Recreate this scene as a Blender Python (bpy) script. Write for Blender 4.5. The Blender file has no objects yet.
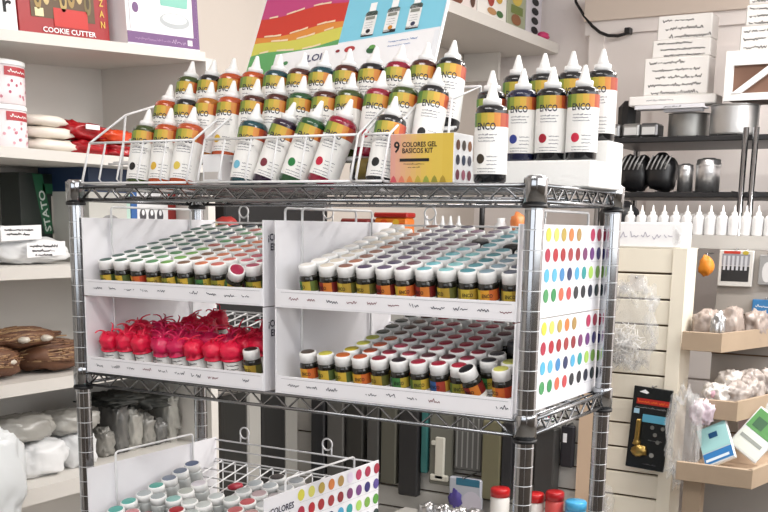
import bpy, math, random
from mathutils import Vector, Matrix, noise
R = random.Random(7)
PI = math.pi
Z0 = 1.2            # height of the rack's second shelf above the floor; z values below are relative to it
C = bpy.context.scene.collection
sc = bpy.context.scene

# ------------------------------------------------------------------ materials
MATS = {}
def lin(c):
    if isinstance(c, str):
        c = c.lstrip('#'); c = [int(c[i:i+2], 16)/255 for i in (0, 2, 4)]
    return tuple((v/12.92 if v <= .04045 else ((v+.055)/1.055)**2.4) for v in c)
def mat(name, col, rough=.5, metal=0, noise_amt=.0, nscale=30, bump=0, alpha=1, trans=0, emit=0, coat=0, sheen=0):
    if name in MATS: return MATS[name]
    m = bpy.data.materials.new(name); m.use_nodes = True
    nt = m.node_tree; b = nt.nodes['Principled BSDF']
    c = lin(col)
    b.inputs['Base Color'].default_value = (*c, 1)
    b.inputs['Roughness'].default_value = rough; b.inputs['Metallic'].default_value = metal
    b.inputs['Alpha'].default_value = alpha
    b.inputs['Transmission Weight'].default_value = trans
    b.inputs['Coat Weight'].default_value = coat
    if emit:
        b.inputs['Emission Color'].default_value = (*c, 1); b.inputs['Emission Strength'].default_value = emit
    if noise_amt or bump:
        tc = nt.nodes.new('ShaderNodeTexCoord'); n = nt.nodes.new('ShaderNodeTexNoise')
        n.inputs['Scale'].default_value = nscale; n.inputs['Detail'].default_value = 4
        nt.links.new(tc.outputs['Object'], n.inputs['Vector'])
        if noise_amt:
            mx = nt.nodes.new('ShaderNodeMix'); mx.data_type = 'RGBA'
            mx.inputs[6].default_value = (*[v*(1-noise_amt) for v in c], 1)
            mx.inputs[7].default_value = (*[min(1, v*(1+noise_amt)) for v in c], 1)
            nt.links.new(n.outputs['Fac'], mx.inputs[0]); nt.links.new(mx.outputs[2], b.inputs['Base Color'])
        if bump:
            bp = nt.nodes.new('ShaderNodeBump'); bp.inputs['Strength'].default_value = bump; bp.inputs['Distance'].default_value = .004
            nt.links.new(n.outputs['Fac'], bp.inputs['Height']); nt.links.new(bp.outputs['Normal'], b.inputs['Normal'])
    MATS[name] = m
    return m
def colmat(hexs, rough=.4, coat=0, alpha=1):
    return mat('tone_%s_%d_%d' % (hexs.strip('#'), rough*100, alpha*100), hexs, rough, coat=coat, alpha=alpha)

CHROME = mat('chrome', '#aeb0b3', .13, 1, .12, 60)
GROOVE_GLINT = mat('post_groove_glint', '#d2d4d6', .5, .3)  # light, mostly matt grey paints the bright reflection in the post rings
SILVER = mat('silver_wire', '#96989b', .26, 1)
BLACKP = mat('black_plastic', '#141416', .45)
WHITEW = mat('white_wire', '#e9e9ea', .35)
CARD = mat('white_card', '#f0f0f2', .55, noise_amt=.03)
CARD2 = mat('tray_card', '#ecebef', .5, noise_amt=.03, nscale=12)
LAM = mat('white_laminate', '#d9d5cf', .45, noise_amt=.04, nscale=5)
PLAST = mat('white_plastic', '#f4f4f3', .35)
FOAM = mat('white_foam', '#f6f6f4', .8, noise_amt=.02, nscale=200, bump=.05)
PAPER = mat('paper_label', '#f2f1ee', .5)
INK = mat('ink', '#20203a', .6)
INK2 = mat('ink_black', '#17171a', .6)
GREYINK = mat('grey_ink', '#8b8b92', .6)
WALL = mat('wall_paint', '#cfc6bd', .8, noise_amt=.06, nscale=3)
WALLW = mat('white_paint', '#eee7e4', .7, noise_amt=.04, nscale=3)
FLOORM = mat('floor_tile', '#6a655e', .5, noise_amt=.15, nscale=4)
CREAM = mat('cream_board', '#e6dfcf', .5, noise_amt=.05, nscale=8)
WOOD = mat('pale_wood', '#a8947e', .6, noise_amt=.14, nscale=14)
WOODB = mat('beige_board', '#cfb59b', .6, noise_amt=.08, nscale=10)
DARKW = mat('dark_gap', '#5a4634', .7)
DARKS = mat('dark_shelf', '#2b2b2d', .4, .3)
BAGW = mat('white_bag', '#e4e5e6', .35, noise_amt=.05, nscale=20, bump=.3)
CLEAR = mat('clear_film', '#f2f2f2', .12, alpha=.16, bump=.6, nscale=25)
FOIL = mat('silver_foil', '#cfcfd0', .3, .9, .15, 40, bump=.5)
TIN = mat('aluminium_tin', '#bfbfbf', .38, .85, .1, 30, bump=.2)

# ------------------------------------------------------------------ mesh builder
ORG = {}
class MB:
    def __init__(s): s.v = []; s.f = []; s.m = []; s.sm = []; s.mats = []
    def mi(s, m):
        if m not in s.mats: s.mats.append(m)
        return s.mats.index(m)
    def add(s, vs, fs, m, smooth=False):
        o = len(s.v); s.v += [Vector(v) for v in vs]; k = s.mi(m)
        for f in fs: s.f.append([i+o for i in f]); s.m.append(k); s.sm.append(smooth)
    def box(s, a, b, m, mtx=None, bev=0):
        x0, y0, z0 = [min(a[i], b[i]) for i in range(3)]; x1, y1, z1 = [max(a[i], b[i]) for i in range(3)]
        if bev <= 0:
            vs = [(x, y, z) for x in (x0, x1) for y in (y0, y1) for z in (z0, z1)]
            fs = [(0, 1, 3, 2), (4, 6, 7, 5), (0, 4, 5, 1), (2, 3, 7, 6), (0, 2, 6, 4), (1, 5, 7, 3)]
        else:
            vs = []; idx = {}
            for ix, x in enumerate((x0, x1)):
                for iy, y in enumerate((y0, y1)):
                    for iz, z in enumerate((z0, z1)):
                        sx, sy, sz = (1, -1)[ix]*bev, (1, -1)[iy]*bev, (1, -1)[iz]*bev
                        for ax, p in enumerate(((x, y+sy, z+sz), (x+sx, y, z+sz), (x+sx, y+sy, z))):
                            idx[ix, iy, iz, ax] = len(vs); vs.append(p)
            I = lambda *k: idx[k]
            fs = []
            for i in (0, 1):
                fs += [[I(i, 0, 0, 0), I(i, 0, 1, 0), I(i, 1, 1, 0), I(i, 1, 0, 0)], [I(0, i, 0, 1), I(0, i, 1, 1), I(1, i, 1, 1), I(1, i, 0, 1)],
                       [I(0, 0, i, 2), I(0, 1, i, 2), I(1, 1, i, 2), I(1, 0, i, 2)]]
                for j in (0, 1):
                    fs += [[I(0, i, j, 1), I(1, i, j, 1), I(1, i, j, 2), I(0, i, j, 2)], [I(i, 0, j, 0), I(i, 1, j, 0), I(i, 1, j, 2), I(i, 0, j, 2)],
                           [I(i, j, 0, 0), I(i, j, 1, 0), I(i, j, 1, 1), I(i, j, 0, 1)]]
                    for k in (0, 1): fs.append([I(i, j, k, 0), I(i, j, k, 1), I(i, j, k, 2)])
        if mtx: vs = [mtx @ Vector(v) for v in vs]
        s.add(vs, fs, m)
    def tube(s, pts, r, m, n=6, closed=False, r2=None):
        pts = [Vector(p) for p in pts]; N = len(pts); vs = []; fs = []
        up = None
        for i, p in enumerate(pts):
            if closed: t = (pts[(i+1) % N]-pts[i-1])
            else: t = pts[min(i+1, N-1)]-pts[max(i-1, 0)]
            t = t.normalized() if t.length else Vector((0, 0, 1))
            if up is None: up = t.orthogonal().normalized()
            else:
                up = up - t*up.dot(t); up = up.normalized() if up.length > 1e-6 else t.orthogonal().normalized()
            sd = t.cross(up); rr = r if r2 is None else r+(r2-r)*i/max(1, N-1)
            for k in range(n): a = 2*PI*k/n; vs.append(p+up*math.cos(a)*rr+sd*math.sin(a)*rr)
        for i in range(N if closed else N-1):
            for k in range(n):
                a = i*n+k; b = i*n+(k+1) % n; j = ((i+1) % N)*n
                fs.append((a, b, j+(k+1) % n, j+k))
        if not closed: fs += [tuple(range(n))[::-1], tuple((N-1)*n+k for k in range(n))]
        s.add(vs, fs, m, True)
    def lathe(s, prof, m, c=(0, 0, 0), n=20, mats=None, a0=0, a1=2*PI, mtx=None):
        full = abs(a1-a0-2*PI) < 1e-6; cols = n if full else n+1
        vs = []
        for r, z in prof:
            for k in range(cols): a = a0+(a1-a0)*k/n; vs.append(Vector((c[0]+r*math.cos(a), c[1]+r*math.sin(a), c[2]+z)))
        if mtx: vs = [mtx @ v for v in vs]
        for i in range(len(prof)-1):
            fs = [(i*cols+k, i*cols+(k+1) % cols, (i+1)*cols+(k+1) % cols, (i+1)*cols+k) for k in range(n)]
            o = len(s.v)
            if i == 0: base = o; s.v += vs
            k_ = s.mi(mats[i] if mats else m)
            for f in fs: s.f.append([q+base for q in f]); s.m.append(k_); s.sm.append(True)
    def disc(s, fn, u, v, ru, rv, m, n=14):
        s.add([fn(u+ru*math.cos(2*PI*k/n), v+rv*math.sin(2*PI*k/n)) for k in range(n)], [tuple(range(n))], m)
    def cdisc(s, fn, u, v, ru, rv, m, n=16):
        vs = [fn(u, v)]
        for q in (.4, .75, 1): vs += [fn(u+q*ru*math.cos(2*PI*k/n), v+q*rv*math.sin(2*PI*k/n)) for k in range(n)]
        fs = [(0, 1+k, 1+(k+1) % n) for k in range(n)]
        for j in range(2): fs += [(1+j*n+k, 1+(j+1)*n+k, 1+(j+1)*n+(k+1) % n, 1+j*n+(k+1) % n) for k in range(n)]
        s.add(vs, fs, m, True)
    def poly(s, fn, pts, m): s.add([fn(*p) for p in pts], [tuple(range(len(pts)))], m)
    def rect(s, fn, u0, v0, u1, v1, m, nu=1):
        vs = []; 
        for i in range(nu+1):
            u = u0+(u1-u0)*i/nu; vs += [fn(u, v0), fn(u, v1)]
        s.add(vs, [(2*i, 2*i+2, 2*i+3, 2*i+1) for i in range(nu)], m)
    def text(s, fn, txt, u, v, h, m, align='l', sx=1, rot=0):
        vs, fs, w = textmesh(txt); k = h; off = {'l': 0, 'c': -w/2, 'r': -w}[align]
        ca, sa = math.cos(rot), math.sin(rot); out = []
        for x, y in vs:
            a = (x+off)*k*sx; b = y*k; out.append(fn(u+a*ca-b*sa, v+a*sa+b*ca))
        s.add(out, fs, m)
    def scrawl(s, fn, u, v, w, h, m, seed=0, t=None):
        q = random.Random(seed); t = t or h*.13; n = max(4, int(w/h*3.2)); pts = []
        for i in range(n+1):
            pts.append((u+w*i/n+q.uniform(-.2, .2)*w/n, v+h*(q.uniform(.0, .45) if i % 2 else q.uniform(.5, 1))*(1 if q.random() < .3 else .7)))
        for i in range(n):
            if q.random() < .12: continue
            (a, b), (c, d) = pts[i], pts[i+1]; L = math.hypot(c-a, d-b) or 1; px, py = -(d-b)/L*t/2, (c-a)/L*t/2
            s.add([fn(a-px, b-py), fn(c-px, d-py), fn(c+px, d+py), fn(a+px, b+py)], [(0, 1, 2, 3)], m)
    def blob(s, c, r, m, seed=0, amp=.25, freq=2.2, seg=18, sq=1.0, flat=None, mtx=None, crumple=.0):
        c = Vector(c); rr = Vector(r); vs = []; rings = seg//2+1
        off = Vector((seed*7.31, seed*3.17, seed*1.93))
        def sp(x): return math.copysign(abs(x)**sq, x)
        for i in range(rings):
            th = PI*i/(rings-1)
            for k in range(seg):
                ph = 2*PI*k/seg
                d = Vector((math.sin(th)*math.cos(ph), math.sin(th)*math.sin(ph), math.cos(th)))
                q = 1+amp*noise.noise(d*freq+off)+crumple*noise.noise(d*freq*4+off)
                if crumple and seg > 30: q += crumple*.8*(.35-abs(noise.noise(d*freq*2.6+off*2)))+crumple*.5*(.3-abs(noise.noise(d*freq*6+off*3)))
                e = Vector((sp(d.x), sp(d.y), sp(d.z)))*q
                p = Vector((e.x*rr.x, e.y*rr.y, e.z*rr.z))
                if flat is not None and p.z < -rr.z*flat: p.z = -rr.z*flat
                vs.append((mtx @ p if mtx else p)+c)
        fs = []
        for i in range(rings-1):
            for k in range(seg): fs.append((i*seg+k, (i+1)*seg+k, (i+1)*seg+(k+1) % seg, i*seg+(k+1) % seg))
        s.add(vs, fs, m, True)
    def mesh(s, name, org=(0, 0, 0)):
        me = bpy.data.meshes.new(name); o = Vector(org)
        me.from_pydata([v-o for v in s.v], [], s.f)
        for m in s.mats: me.materials.append(m)
        me.polygons.foreach_set('material_index', s.m); me.polygons.foreach_set('use_smooth', s.sm)
        me.update(); return me
    def build(s, name, parent=None, org=None):
        if org is None: org = ORG[parent.name] if parent else (0, 0, 0)
        o = bpy.data.objects.new(name, s.mesh(name, org)); C.objects.link(o)
        if parent: o.parent = parent
        else: o.location = Vector(org)+Vector((0, 0, Z0))
        ORG[o.name] = Vector(org); return o
TXT = {}
def textmesh(t):
    if t in TXT: return TXT[t]
    cu = bpy.data.curves.new('lettering', 'FONT'); cu.body = t; cu.size = 1.35; cu.resolution_u = 2; cu.offset = .028
    ob = bpy.data.objects.new('lettering', cu); C.objects.link(ob)
    dg = bpy.context.evaluated_depsgraph_get(); me = ob.evaluated_get(dg).to_mesh()
    vs = [(v.co.x, v.co.y) for v in me.vertices]; fs = [tuple(p.vertices) for p in me.polygons]
    ob.evaluated_get(dg).to_mesh_clear(); bpy.data.objects.remove(ob); bpy.data.curves.remove(cu)
    w = max(x for x, y in vs) if vs else 0
    TXT[t] = (vs, fs, w); return TXT[t]

def tag(o, label=None, cat=None, group=None, kind=None):
    if label: o['label'] = label
    if cat: o['category'] = cat
    if group: o['group'] = group
    if kind: o['kind'] = kind
    return o
def thing(name, label, cat, org=(0, 0, 0), group=None):
    o = bpy.data.objects.new(name, None); o.empty_display_size = .03; C.objects.link(o)
    o.location = Vector(org)+Vector((0, 0, Z0)); ORG[o.name] = Vector(org)
    return tag(o, label, cat, group)
def dup(root):
    r = root.copy(); C.objects.link(r); ORG[r.name] = ORG[root.name]
    for ch in root.children:
        c = ch.copy(); C.objects.link(c); c.parent = r
        for g in ch.children:
            d = g.copy(); C.objects.link(d); d.parent = c
    return r
def place(o, p, M=None):
    o.location = Vector(p)+Vector((0, 0, Z0))
    if M is not None: o.rotation_euler = M.to_euler()
def struct(mb, name): return tag(mb.build(name), kind='structure')
def rx(a): return Matrix.Rotation(a, 3, 'X')
def ry(a): return Matrix.Rotation(a, 3, 'Y')
def rz(a): return Matrix.Rotation(a, 3, 'Z')
# surface mappers: u runs to the viewer's right, v up
def facY(y, d=.0006): return lambda u, v: Vector((u, y-d, v))              # faces the front (-Y)
def facX(x, d=.0006): return lambda u, v: Vector((x+d, u, v))              # faces +X, u along +Y
ORD = ['first', 'second', 'third', 'fourth', 'fifth', 'sixth', 'seventh', 'eighth', 'ninth', 'tenth', 'eleventh', 'twelfth']

# ------------------------------------------------------------------ room
FZ = -Z0
def slab(name, a, b, m): x = MB(); x.box(a, b, m); return struct(x, name)
slab('floor', (-.9, -3.6, FZ-.05), (3.1, 3.2, FZ), FLOORM)
slab('ceiling', (-.9, -3.6, 1.5), (3.1, 3.2, 1.55), WALLW)
slab('wall_left', (-.86, -3.6, FZ), (-.76, 3.2, 1.5), WALL)
slab('wall_back', (-.76, 3.05, FZ), (3.1, 3.15, 1.5), WALLW)
FRW = mat('front_wall_paint', '#6b625a', .8, noise_amt=.2, nscale=2)
w = MB()   # right wall with a shop window opening
w.box((3.0, -3.6, FZ), (3.1, -2.6, 1.5), WALLW); w.box((3.0, 1.6, FZ), (3.1, 3.05, 1.5), WALLW)
w.box((3.0, -2.6, FZ), (3.1, 1.6, .15), FRW); w.box((3.0, -2.6, 1.35), (3.1, 1.6, 1.5), WALLW); struct(w, 'wall_right')
w = MB()   # front wall with the shop front opening
w.box((-.76, -3.6, FZ), (-.3, -3.5, 1.5), FRW); w.box((2.6, -3.6, FZ), (3.0, -3.5, 1.5), FRW)
w.box((-.3, -3.6, 1.2), (2.6, -3.5, 1.5), FRW); w.box((-.3, -3.6, FZ), (2.6, -3.5, -.1), FRW); struct(w, 'wall_front')
fr = MB(); AL = mat('window_aluminium', '#b9babb', .35, .8)
for y in (-2.6, -1.2, .2, 1.56): fr.box((3.0, y, .15), (3.06, y+.04, 1.35), AL)
for z in (.15, 1.31): fr.box((3.0, -2.6, z), (3.06, 1.6, z+.04), AL)
struct(fr, 'window_1')
fr = MB()
for x in (-.3, .66, 1.62, 2.56): fr.box((x, -3.56, -.1), (x+.04, -3.5, 1.2), AL)
for z in (-.1, 1.16): fr.box((-.3, -3.56, z), (2.6, -3.5, z+.04), AL)
struct(fr, 'window_2')
d = MB(); d.box((-.19, 3.0, FZ), (1.2, 3.05, 1.02), WALLW)
for x in (.02, .5): d.box((x, 2.99, -.3), (x+.4, 3.0, .95), WALLW)
struct(d, 'door_1')
t = MB(); BEIGE = mat('beige_trim', '#d6c8bc', .6)
t.box((-.27, 2.97, 1.07), (1.3, 3.05, 1.16), BEIGE); t.box((-.27, 2.985, 1.02), (1.3, 3.05, 1.07), WALLW)
t.box((-.25, 2.985, FZ), (-.19, 3.05, 1.02), WALLW); struct(t, 'trim_1')

# ------------------------------------------------------------------ chrome rack
W, D = .8, .3
rack = thing('wire_shelving_rack', 'chrome wire shelving rack with black ring clips holding the white jar trays', 'shelving rack', (0, 0, FZ))
for px, py_ in ((0, 0), (W, 0), (W, D), (0, D)):
    p = MB(); p.lathe([(0, FZ+.02), (.0125, FZ+.02)], CHROME, (px, py_, 0), 24); z = FZ+.02
    while z < .320:
        z2 = min(z+.0254, .331)
        p.lathe([(.0125, z+.0006), (.0125, z2-.0006)], CHROME, (px, py_, 0), 24)
        p.lathe([(.0125, z2-.0006), (.0119, z2-.0003), (.0119, z2+.0003), (.0125, z2+.0006)], GROOVE_GLINT, (px, py_, 0), 24); z = z2
    p.lathe([(.0125, z), (.0118, .3335), (.010, .3345), (0, .3345)], CHROME, (px, py_, 0), 24)
    po = p.build('post', rack)
    f = MB(); f.lathe([(0, FZ), (.02, FZ), (.02, FZ+.008), (.012, FZ+.012), (.012, FZ+.02)], BLACKP, (px, py_, 0), 14); f.build('levelling_foot', po)
def shelf(z):
    s = MB(); lo, hi = z+.003, z+.0225
    e = .004
    def truss(a, b):
        a = Vector(a); b = Vector(b); L = (b-a).length; n = max(2, round(L/.046)); dr = (b-a)/L
        s.tube([a+Vector((0, 0, hi)), b+Vector((0, 0, hi))], .0029, SILVER); s.tube([a+Vector((0, 0, lo)), b+Vector((0, 0, lo))], .0029, SILVER)
        pts = []
        for i in range(2*n+1): pts.append(a+dr*(.006+(L-.012)*i/(2*n))+Vector((0, 0, lo if i % 2 == 0 else hi)))
        s.tube(pts, .002, SILVER, 5)
    truss((0.013, -e, 0), (W-.013, -e, 0)); truss((.013, D+e, 0), (W-.013, D+e, 0))
    truss((-e, .013, 0), (-e, D-.013, 0)); truss((W+e, .013, 0), (W+e, D-.013, 0))
    for y in (.1, .2): s.tube([(0, y, lo+.006), (W, y, lo+.006)], .0027, SILVER)
    for i in range(33):
        x = .012+(W-.024)*i/32; s.tube([(x, -e, hi-.001), (x, D+e, hi-.001)], .0017, SILVER, 5)
    so = s.build('wire_shelf', rack)
    for px, py_ in ((0, 0), (W, 0), (W, D), (0, D)):
        c = MB(); c.lathe([(.0126, z-.002), (.0150, z-.002), (.0154, z+.030), (.0149, z+.0315), (.0126, z+.0316)], CHROME, (px, py_, 0), 20); co = c.build('corner_sleeve', so)
        r = MB(); r.lathe([(.0126, z-.0055), (.0158, z-.0055), (.0162, z-.001), (.0126, z-.001)], BLACKP, (px, py_, 0), 20); r.build('ring_clip', so)
for z in (.30, .0, -.2825, -.85): shelf(z)

# ------------------------------------------------------------------ bottles
def cyl(r): return lambda u, v: Vector((r*math.sin(u/r), -r*math.cos(u/r), v))
BR = .0213
GRAD = ['#4f7a34', '#86953a', '#b9a63c', '#cfa63c', '#d48636', '#b8502c']
def bottle_proto():
    b = MB()
    b.lathe([(0, 0), (.019, 0), (BR, .003), (BR, .0895), (.0206, .0935), (.0180, .0965), (.0125, .0982), (0, .0985)], colmat('#141418', .18, .5), n=24)
    root = b.build('gel_colour_bottle', None, (0, 0, 0))
    l = MB(); rr = BR+.0005; f = cyl(rr); f2 = cyl(rr+.0003); A = 2.7*rr
    l.rect(f, -A, .0110, A, .0700, PAPER, 26)
    n = 12
    for i in range(n):
        c = GRAD[min(5, int(i/n*6))] if i < n else GRAD[-1]
        u0 = -.0264+.0528*i/n; l.rect(f, u0, .0700, u0+.0528/n, .0870, colmat(c, .45), 2)
    l.rect(f, -A, .0700, -.0264, .0870, colmat('#3f6d46'), 8); l.rect(f, .0264, .0700, A, .0870, colmat('#a93a2a'), 8)
    l.text(f2, 'ENCO', -.002, .0660, .0092, INK, 'c', .76)
    for i, (wd, zz) in enumerate(((.026, .0590), (.022, .0550), (.024, .051))): l.scrawl(f2, -.013, zz, wd, .0024, GREYINK, i, .0009)
    for i in range(3): l.scrawl(f2, .001, .032-.005*i, .014, .002, GREYINK, 9+i, .0008)
    for i in range(2): l.scrawl(f2, -.013, .017-.004*i, .026, .0018, GREYINK, 19+i, .0007)
    l.build('label', root)
    dd = MB(); fd = cyl(rr+.0005); dd.cdisc(fd, -.0085, .030, .0062, .0062, colmat('#141418'), 18); dd.build('colour_dot', root)
    c = MB()
    c.lathe([(0, .0980), (.0122, .0980), (.0122, .1050), (.0115, .1062), (.0082, .1068), (.0070, .111), (.0052, .117), (.0030, .1248), (.0022, .1268), (0, .1272)], PLAST, n=18)
    c.build('nozzle_cap', root)
    return root
BOT = bottle_proto(); BOT_USED = [False]
BCOL = dict(black='#15161a', orange='#b34a1e', amber='#a8661e', green='#24502e', brown='#4a1f18', crimson='#8d1230', teal='#16424a', purple='#2b1730', red='#a31c1c', moss='#3a4a1e', navy='#191d3c')
def bottle(p, lean_back, lean_side, spin, shoulder, dot, label, group, body=None):
    if not BOT_USED[0]: o = BOT; BOT_USED[0] = True
    else: o = dup(BOT)
    o.material_slots[0].link = 'OBJECT'; o.material_slots[0].material = colmat(BCOL[shoulder], .18, .5)
    for ch in o.children:
        if ch.name.startswith('colour_dot'):
            ch.material_slots[0].link = 'OBJECT'; ch.material_slots[0].material = colmat(dot, .45)
    place(o, p, ry(lean_side) @ rx(-lean_back) @ rz(spin)); tag(o, label, 'bottle', group)
    return o
TH = math.radians(13)
def leanbase(x, ysh, zsh, th=TH, side=0):      # base centre from the shoulder centre
    L = .0985; return (x-L*math.sin(side)*math.cos(th), ysh-L*math.sin(th), zsh-L*math.cos(th)*math.cos(side))
G = 'gel colour squeeze bottles in the wire rack'
row3 = ['moss', 'black', 'orange', 'orange', 'teal', 'brown', 'teal', 'brown', 'black', 'crimson', 'brown', 'black']
row2 = ['orange', 'black', 'amber', 'orange', 'brown', 'brown', 'green', 'brown', 'moss', 'crimson', 'moss', 'black']
r3n = ['moss green', 'black', 'orange', 'orange', 'dark teal', 'brown', 'dark teal', 'brown', 'black', 'crimson', 'brown', 'black']
r2n = ['orange', 'black', 'amber', 'orange', 'brown', 'brown', 'dark green', 'brown', 'moss green', 'crimson', 'moss green', 'black']
dots = ['#e0c22c', '#17181a', '#e2892a', '#d8b52e', '#a31c2a', '#b2202c', '#1f6b34', '#6b2a1c', '#3a2a1a', '#c01634', '#28281a', '#131316']
for i in range(12):
    x = .119+.0439*i
    bottle(leanbase(x, .15, .502), TH, R.uniform(-.02, .03), R.uniform(.2, .55), row3[i], dots[(i*5) % 12],
           '%s shouldered squeeze bottle, %s from left in the back row of the wire rack' % (r3n[i], ORD[i]), G)
    bottle(leanbase(x-.006, .10, .4595), TH, R.uniform(-.02, .03)+(.05 if i in (9, 11) else 0), R.uniform(.2, .55), row2[i], dots[i],
           '%s shouldered squeeze bottle, %s from left in the middle row of the wire rack' % (r2n[i], ORD[i]), G)
front = [(.112, 0, 'moss', '#121214', 'dark green shouldered squeeze bottle with a black dot, leftmost in the front row'),
         (.158, 0, 'orange', '#d9b03c', 'orange squeeze bottle with a yellow dot, second from left in the front row'),
         (.204, 0.03, 'orange', '#dcc353', 'orange squeeze bottle with a yellow dot beside the gap in the front row'),
         (.325, .06, 'teal', '#6fb6cf', 'dark teal squeeze bottle with a light blue dot in the front row'),
         (.386, .27, 'purple', '#7a2a38', 'dark purple squeeze bottle leaning right beside the light blue dot bottle'),
         (.434, .27, 'green', '#1d7a3a', 'dark green squeeze bottle with a green dot leaning right in front row'),
         (.484, .27, 'crimson', '#c2183a', 'crimson squeeze bottle leaning right, last of the leaning front bottles'),
         (.562, .06, 'black', '#101012', 'black squeeze bottle in the front row behind the colour kit box')]
for x, sd, sh, dt, lb in front:
    bottle(leanbase(x, .05, .417, TH, sd), TH, sd, R.uniform(.25, .45), sh, dt, lb, G)
G2 = 'squeeze bottles at the right end of the top shelf'
JS = .20
for (x, y, z, sh, dt, lb) in [
    (.720, .035, .3265, 'black', '#3a2f22', 'black squeeze bottle with a brown dot standing alone on the wire shelf edge'),
    (.652, .178, .362, 'black', '#1a1a1a', 'black squeeze bottle on the foam step, just right of the kit box'),
    (.700, .178, .362, 'navy', '#2a3a8a', 'navy squeeze bottle on the foam step behind the lone front bottle'),
    (.7445, .178, .362, 'black', '#a3142c', 'black squeeze bottle with a dark red dot on the foam block front step'),
    (.7905-.028, .178, .362, 'black', '#c01f3c', 'none'),
    (.660, .248, .392, 'black', '#2a5a2a', 'black squeeze bottle, leftmost on the upper foam step'),
    (.702, .248, .392, 'black', '#2a1a4a', 'black squeeze bottle, second from left on the upper foam step')]:
    if lb == 'none': continue
    bottle((x, y, z), 0, 0, .22+R.uniform(-.05, .05), sh, dt, lb, G2)
bottle((.7905, .178, .362), 0, 0, .30, 'black', '#c81f3f', 'black squeeze bottle with a red dot at the front corner of the foam block', G2)
bottle((.7455, .248, .392), 0, 0, .2, 'black', '#2a1a4a', 'black squeeze bottle on the upper foam step behind the red dot bottle', G2)
bottle((.7905, .248, .392), 0, 0, .12, 'black', '#141416', 'black squeeze bottle at the far right end of the upper foam step', G2)

# stepped foam block
f = MB(); x0, x1 = .628, .8155
f.box((x0, .152, .326), (x1, .2175, .362), FOAM, bev=.0015); f.box((x0, .2175, .326), (x1, .283, .392), FOAM, bev=.0015)
tag(f.build('foam_step_block', None, (.72, .22, .326)), 'white two step foam block on the right end of the top wire shelf', 'display block')

# colour kit box
k = thing('colour_kit_box', 'small yellow and pink colour kit carton at the front edge of the top shelf', 'box', (.63, .04, .3265))
b = MB(); b.box((.582, .012, .3265), (.678, .069, .3905), CARD, bev=.0008); b.build('carton', k)
fp = MB(); fy = facY(.012)
kc = ['#d99f90', '#dba48a', '#dcaa82', '#dcae7a', '#dcb36e', '#dcb662', '#dcba58', '#dcbc52', '#dabc50', '#dabc50']
for i in range(10): fp.rect(fy, .5825+.0079*i, .327, .5825+.0079*(i+1), .390, colmat(kc[i], .5))
fp.rect(fy, .6615, .327, .6775, .390, colmat('#d8b94a', .5)); 
f3 = facY(.012, .0010)
fp.text(f3, '9', .5875, .3665, .0150, INK2, 'l', .95); fp.text(f3, 'COLORES GEL', .6005, .3735, .0066, INK2, 'l', .92); fp.text(f3, 'BASICOS KIT', .6005, .3655, .0066, INK2, 'l', .92)
fp.rect(f3, .5970, .3545, .6420, .3585, INK2); fp.scrawl(f3, .603, .3505, .032, .002, INK2, 3, .0005); fp.scrawl(f3, .61, .346, .018, .002, INK2, 4, .0005)
for i, c in enumerate(['#c9525c', '#d97c62', '#d98a4a', '#b8a23c', '#8e9a3e', '#8e8a34', '#a58a2c']):
    u = .588+.0125*i; fp.poly(f3, [(u-.005, .3275), (u+.005, .3275), (u+.003, .333), (u, .3365), (u-.003, .333)], colmat(c, .5))
fp.build('printed_front', k)
sp_ = MB(); fx = facX(.678)
for i in range(3):
    for j in range(3): sp_.disc(fx, .023+.0175*i, .3375+.019*j, .0058, .0068, colmat(['#7a3a4a', '#3b3a46', '#6d4638', '#a0566a', '#2c3a55', '#4a4038', '#7b2c3c', '#51505e', '#8c5a3a'][i*3+j], .5))
sp_.build('dot_side', k)

# small things in the gaps of the bottle rack
b = MB(); b.box((.236, .035, .331), (.272, .075, .372), CARD, bev=.001); b.rect(facY(.035), .240, .335, .268, .346, colmat('#c9c4c0'))
tag(b.build('small_carton', None, (.254, .055, .331)), 'small white carton in the front row gap of the bottle rack', 'box')
b = thing('dark_gel_jar', 'dark jar with a gold label lying behind the bottom rail of the bottle rack', 'jar', (.525, .05, .345))
m_ = Matrix.Translation((.502, .052, .3465)) @ Matrix.Rotation(PI/2, 4, 'Y')
j = MB(); j.lathe([(0, 0), (.016, 0), (.0168, .003), (.0168, .034), (.013, .038), (.013, .048), (0, .048)], colmat('#17181a', .2), n=18, mtx=m_); j.build('body', b)
j = MB(); j.lathe([(.0172, .010), (.0172, .028)], colmat('#6a5a22', .4), n=18, mtx=m_); j.build('label', b)

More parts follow.
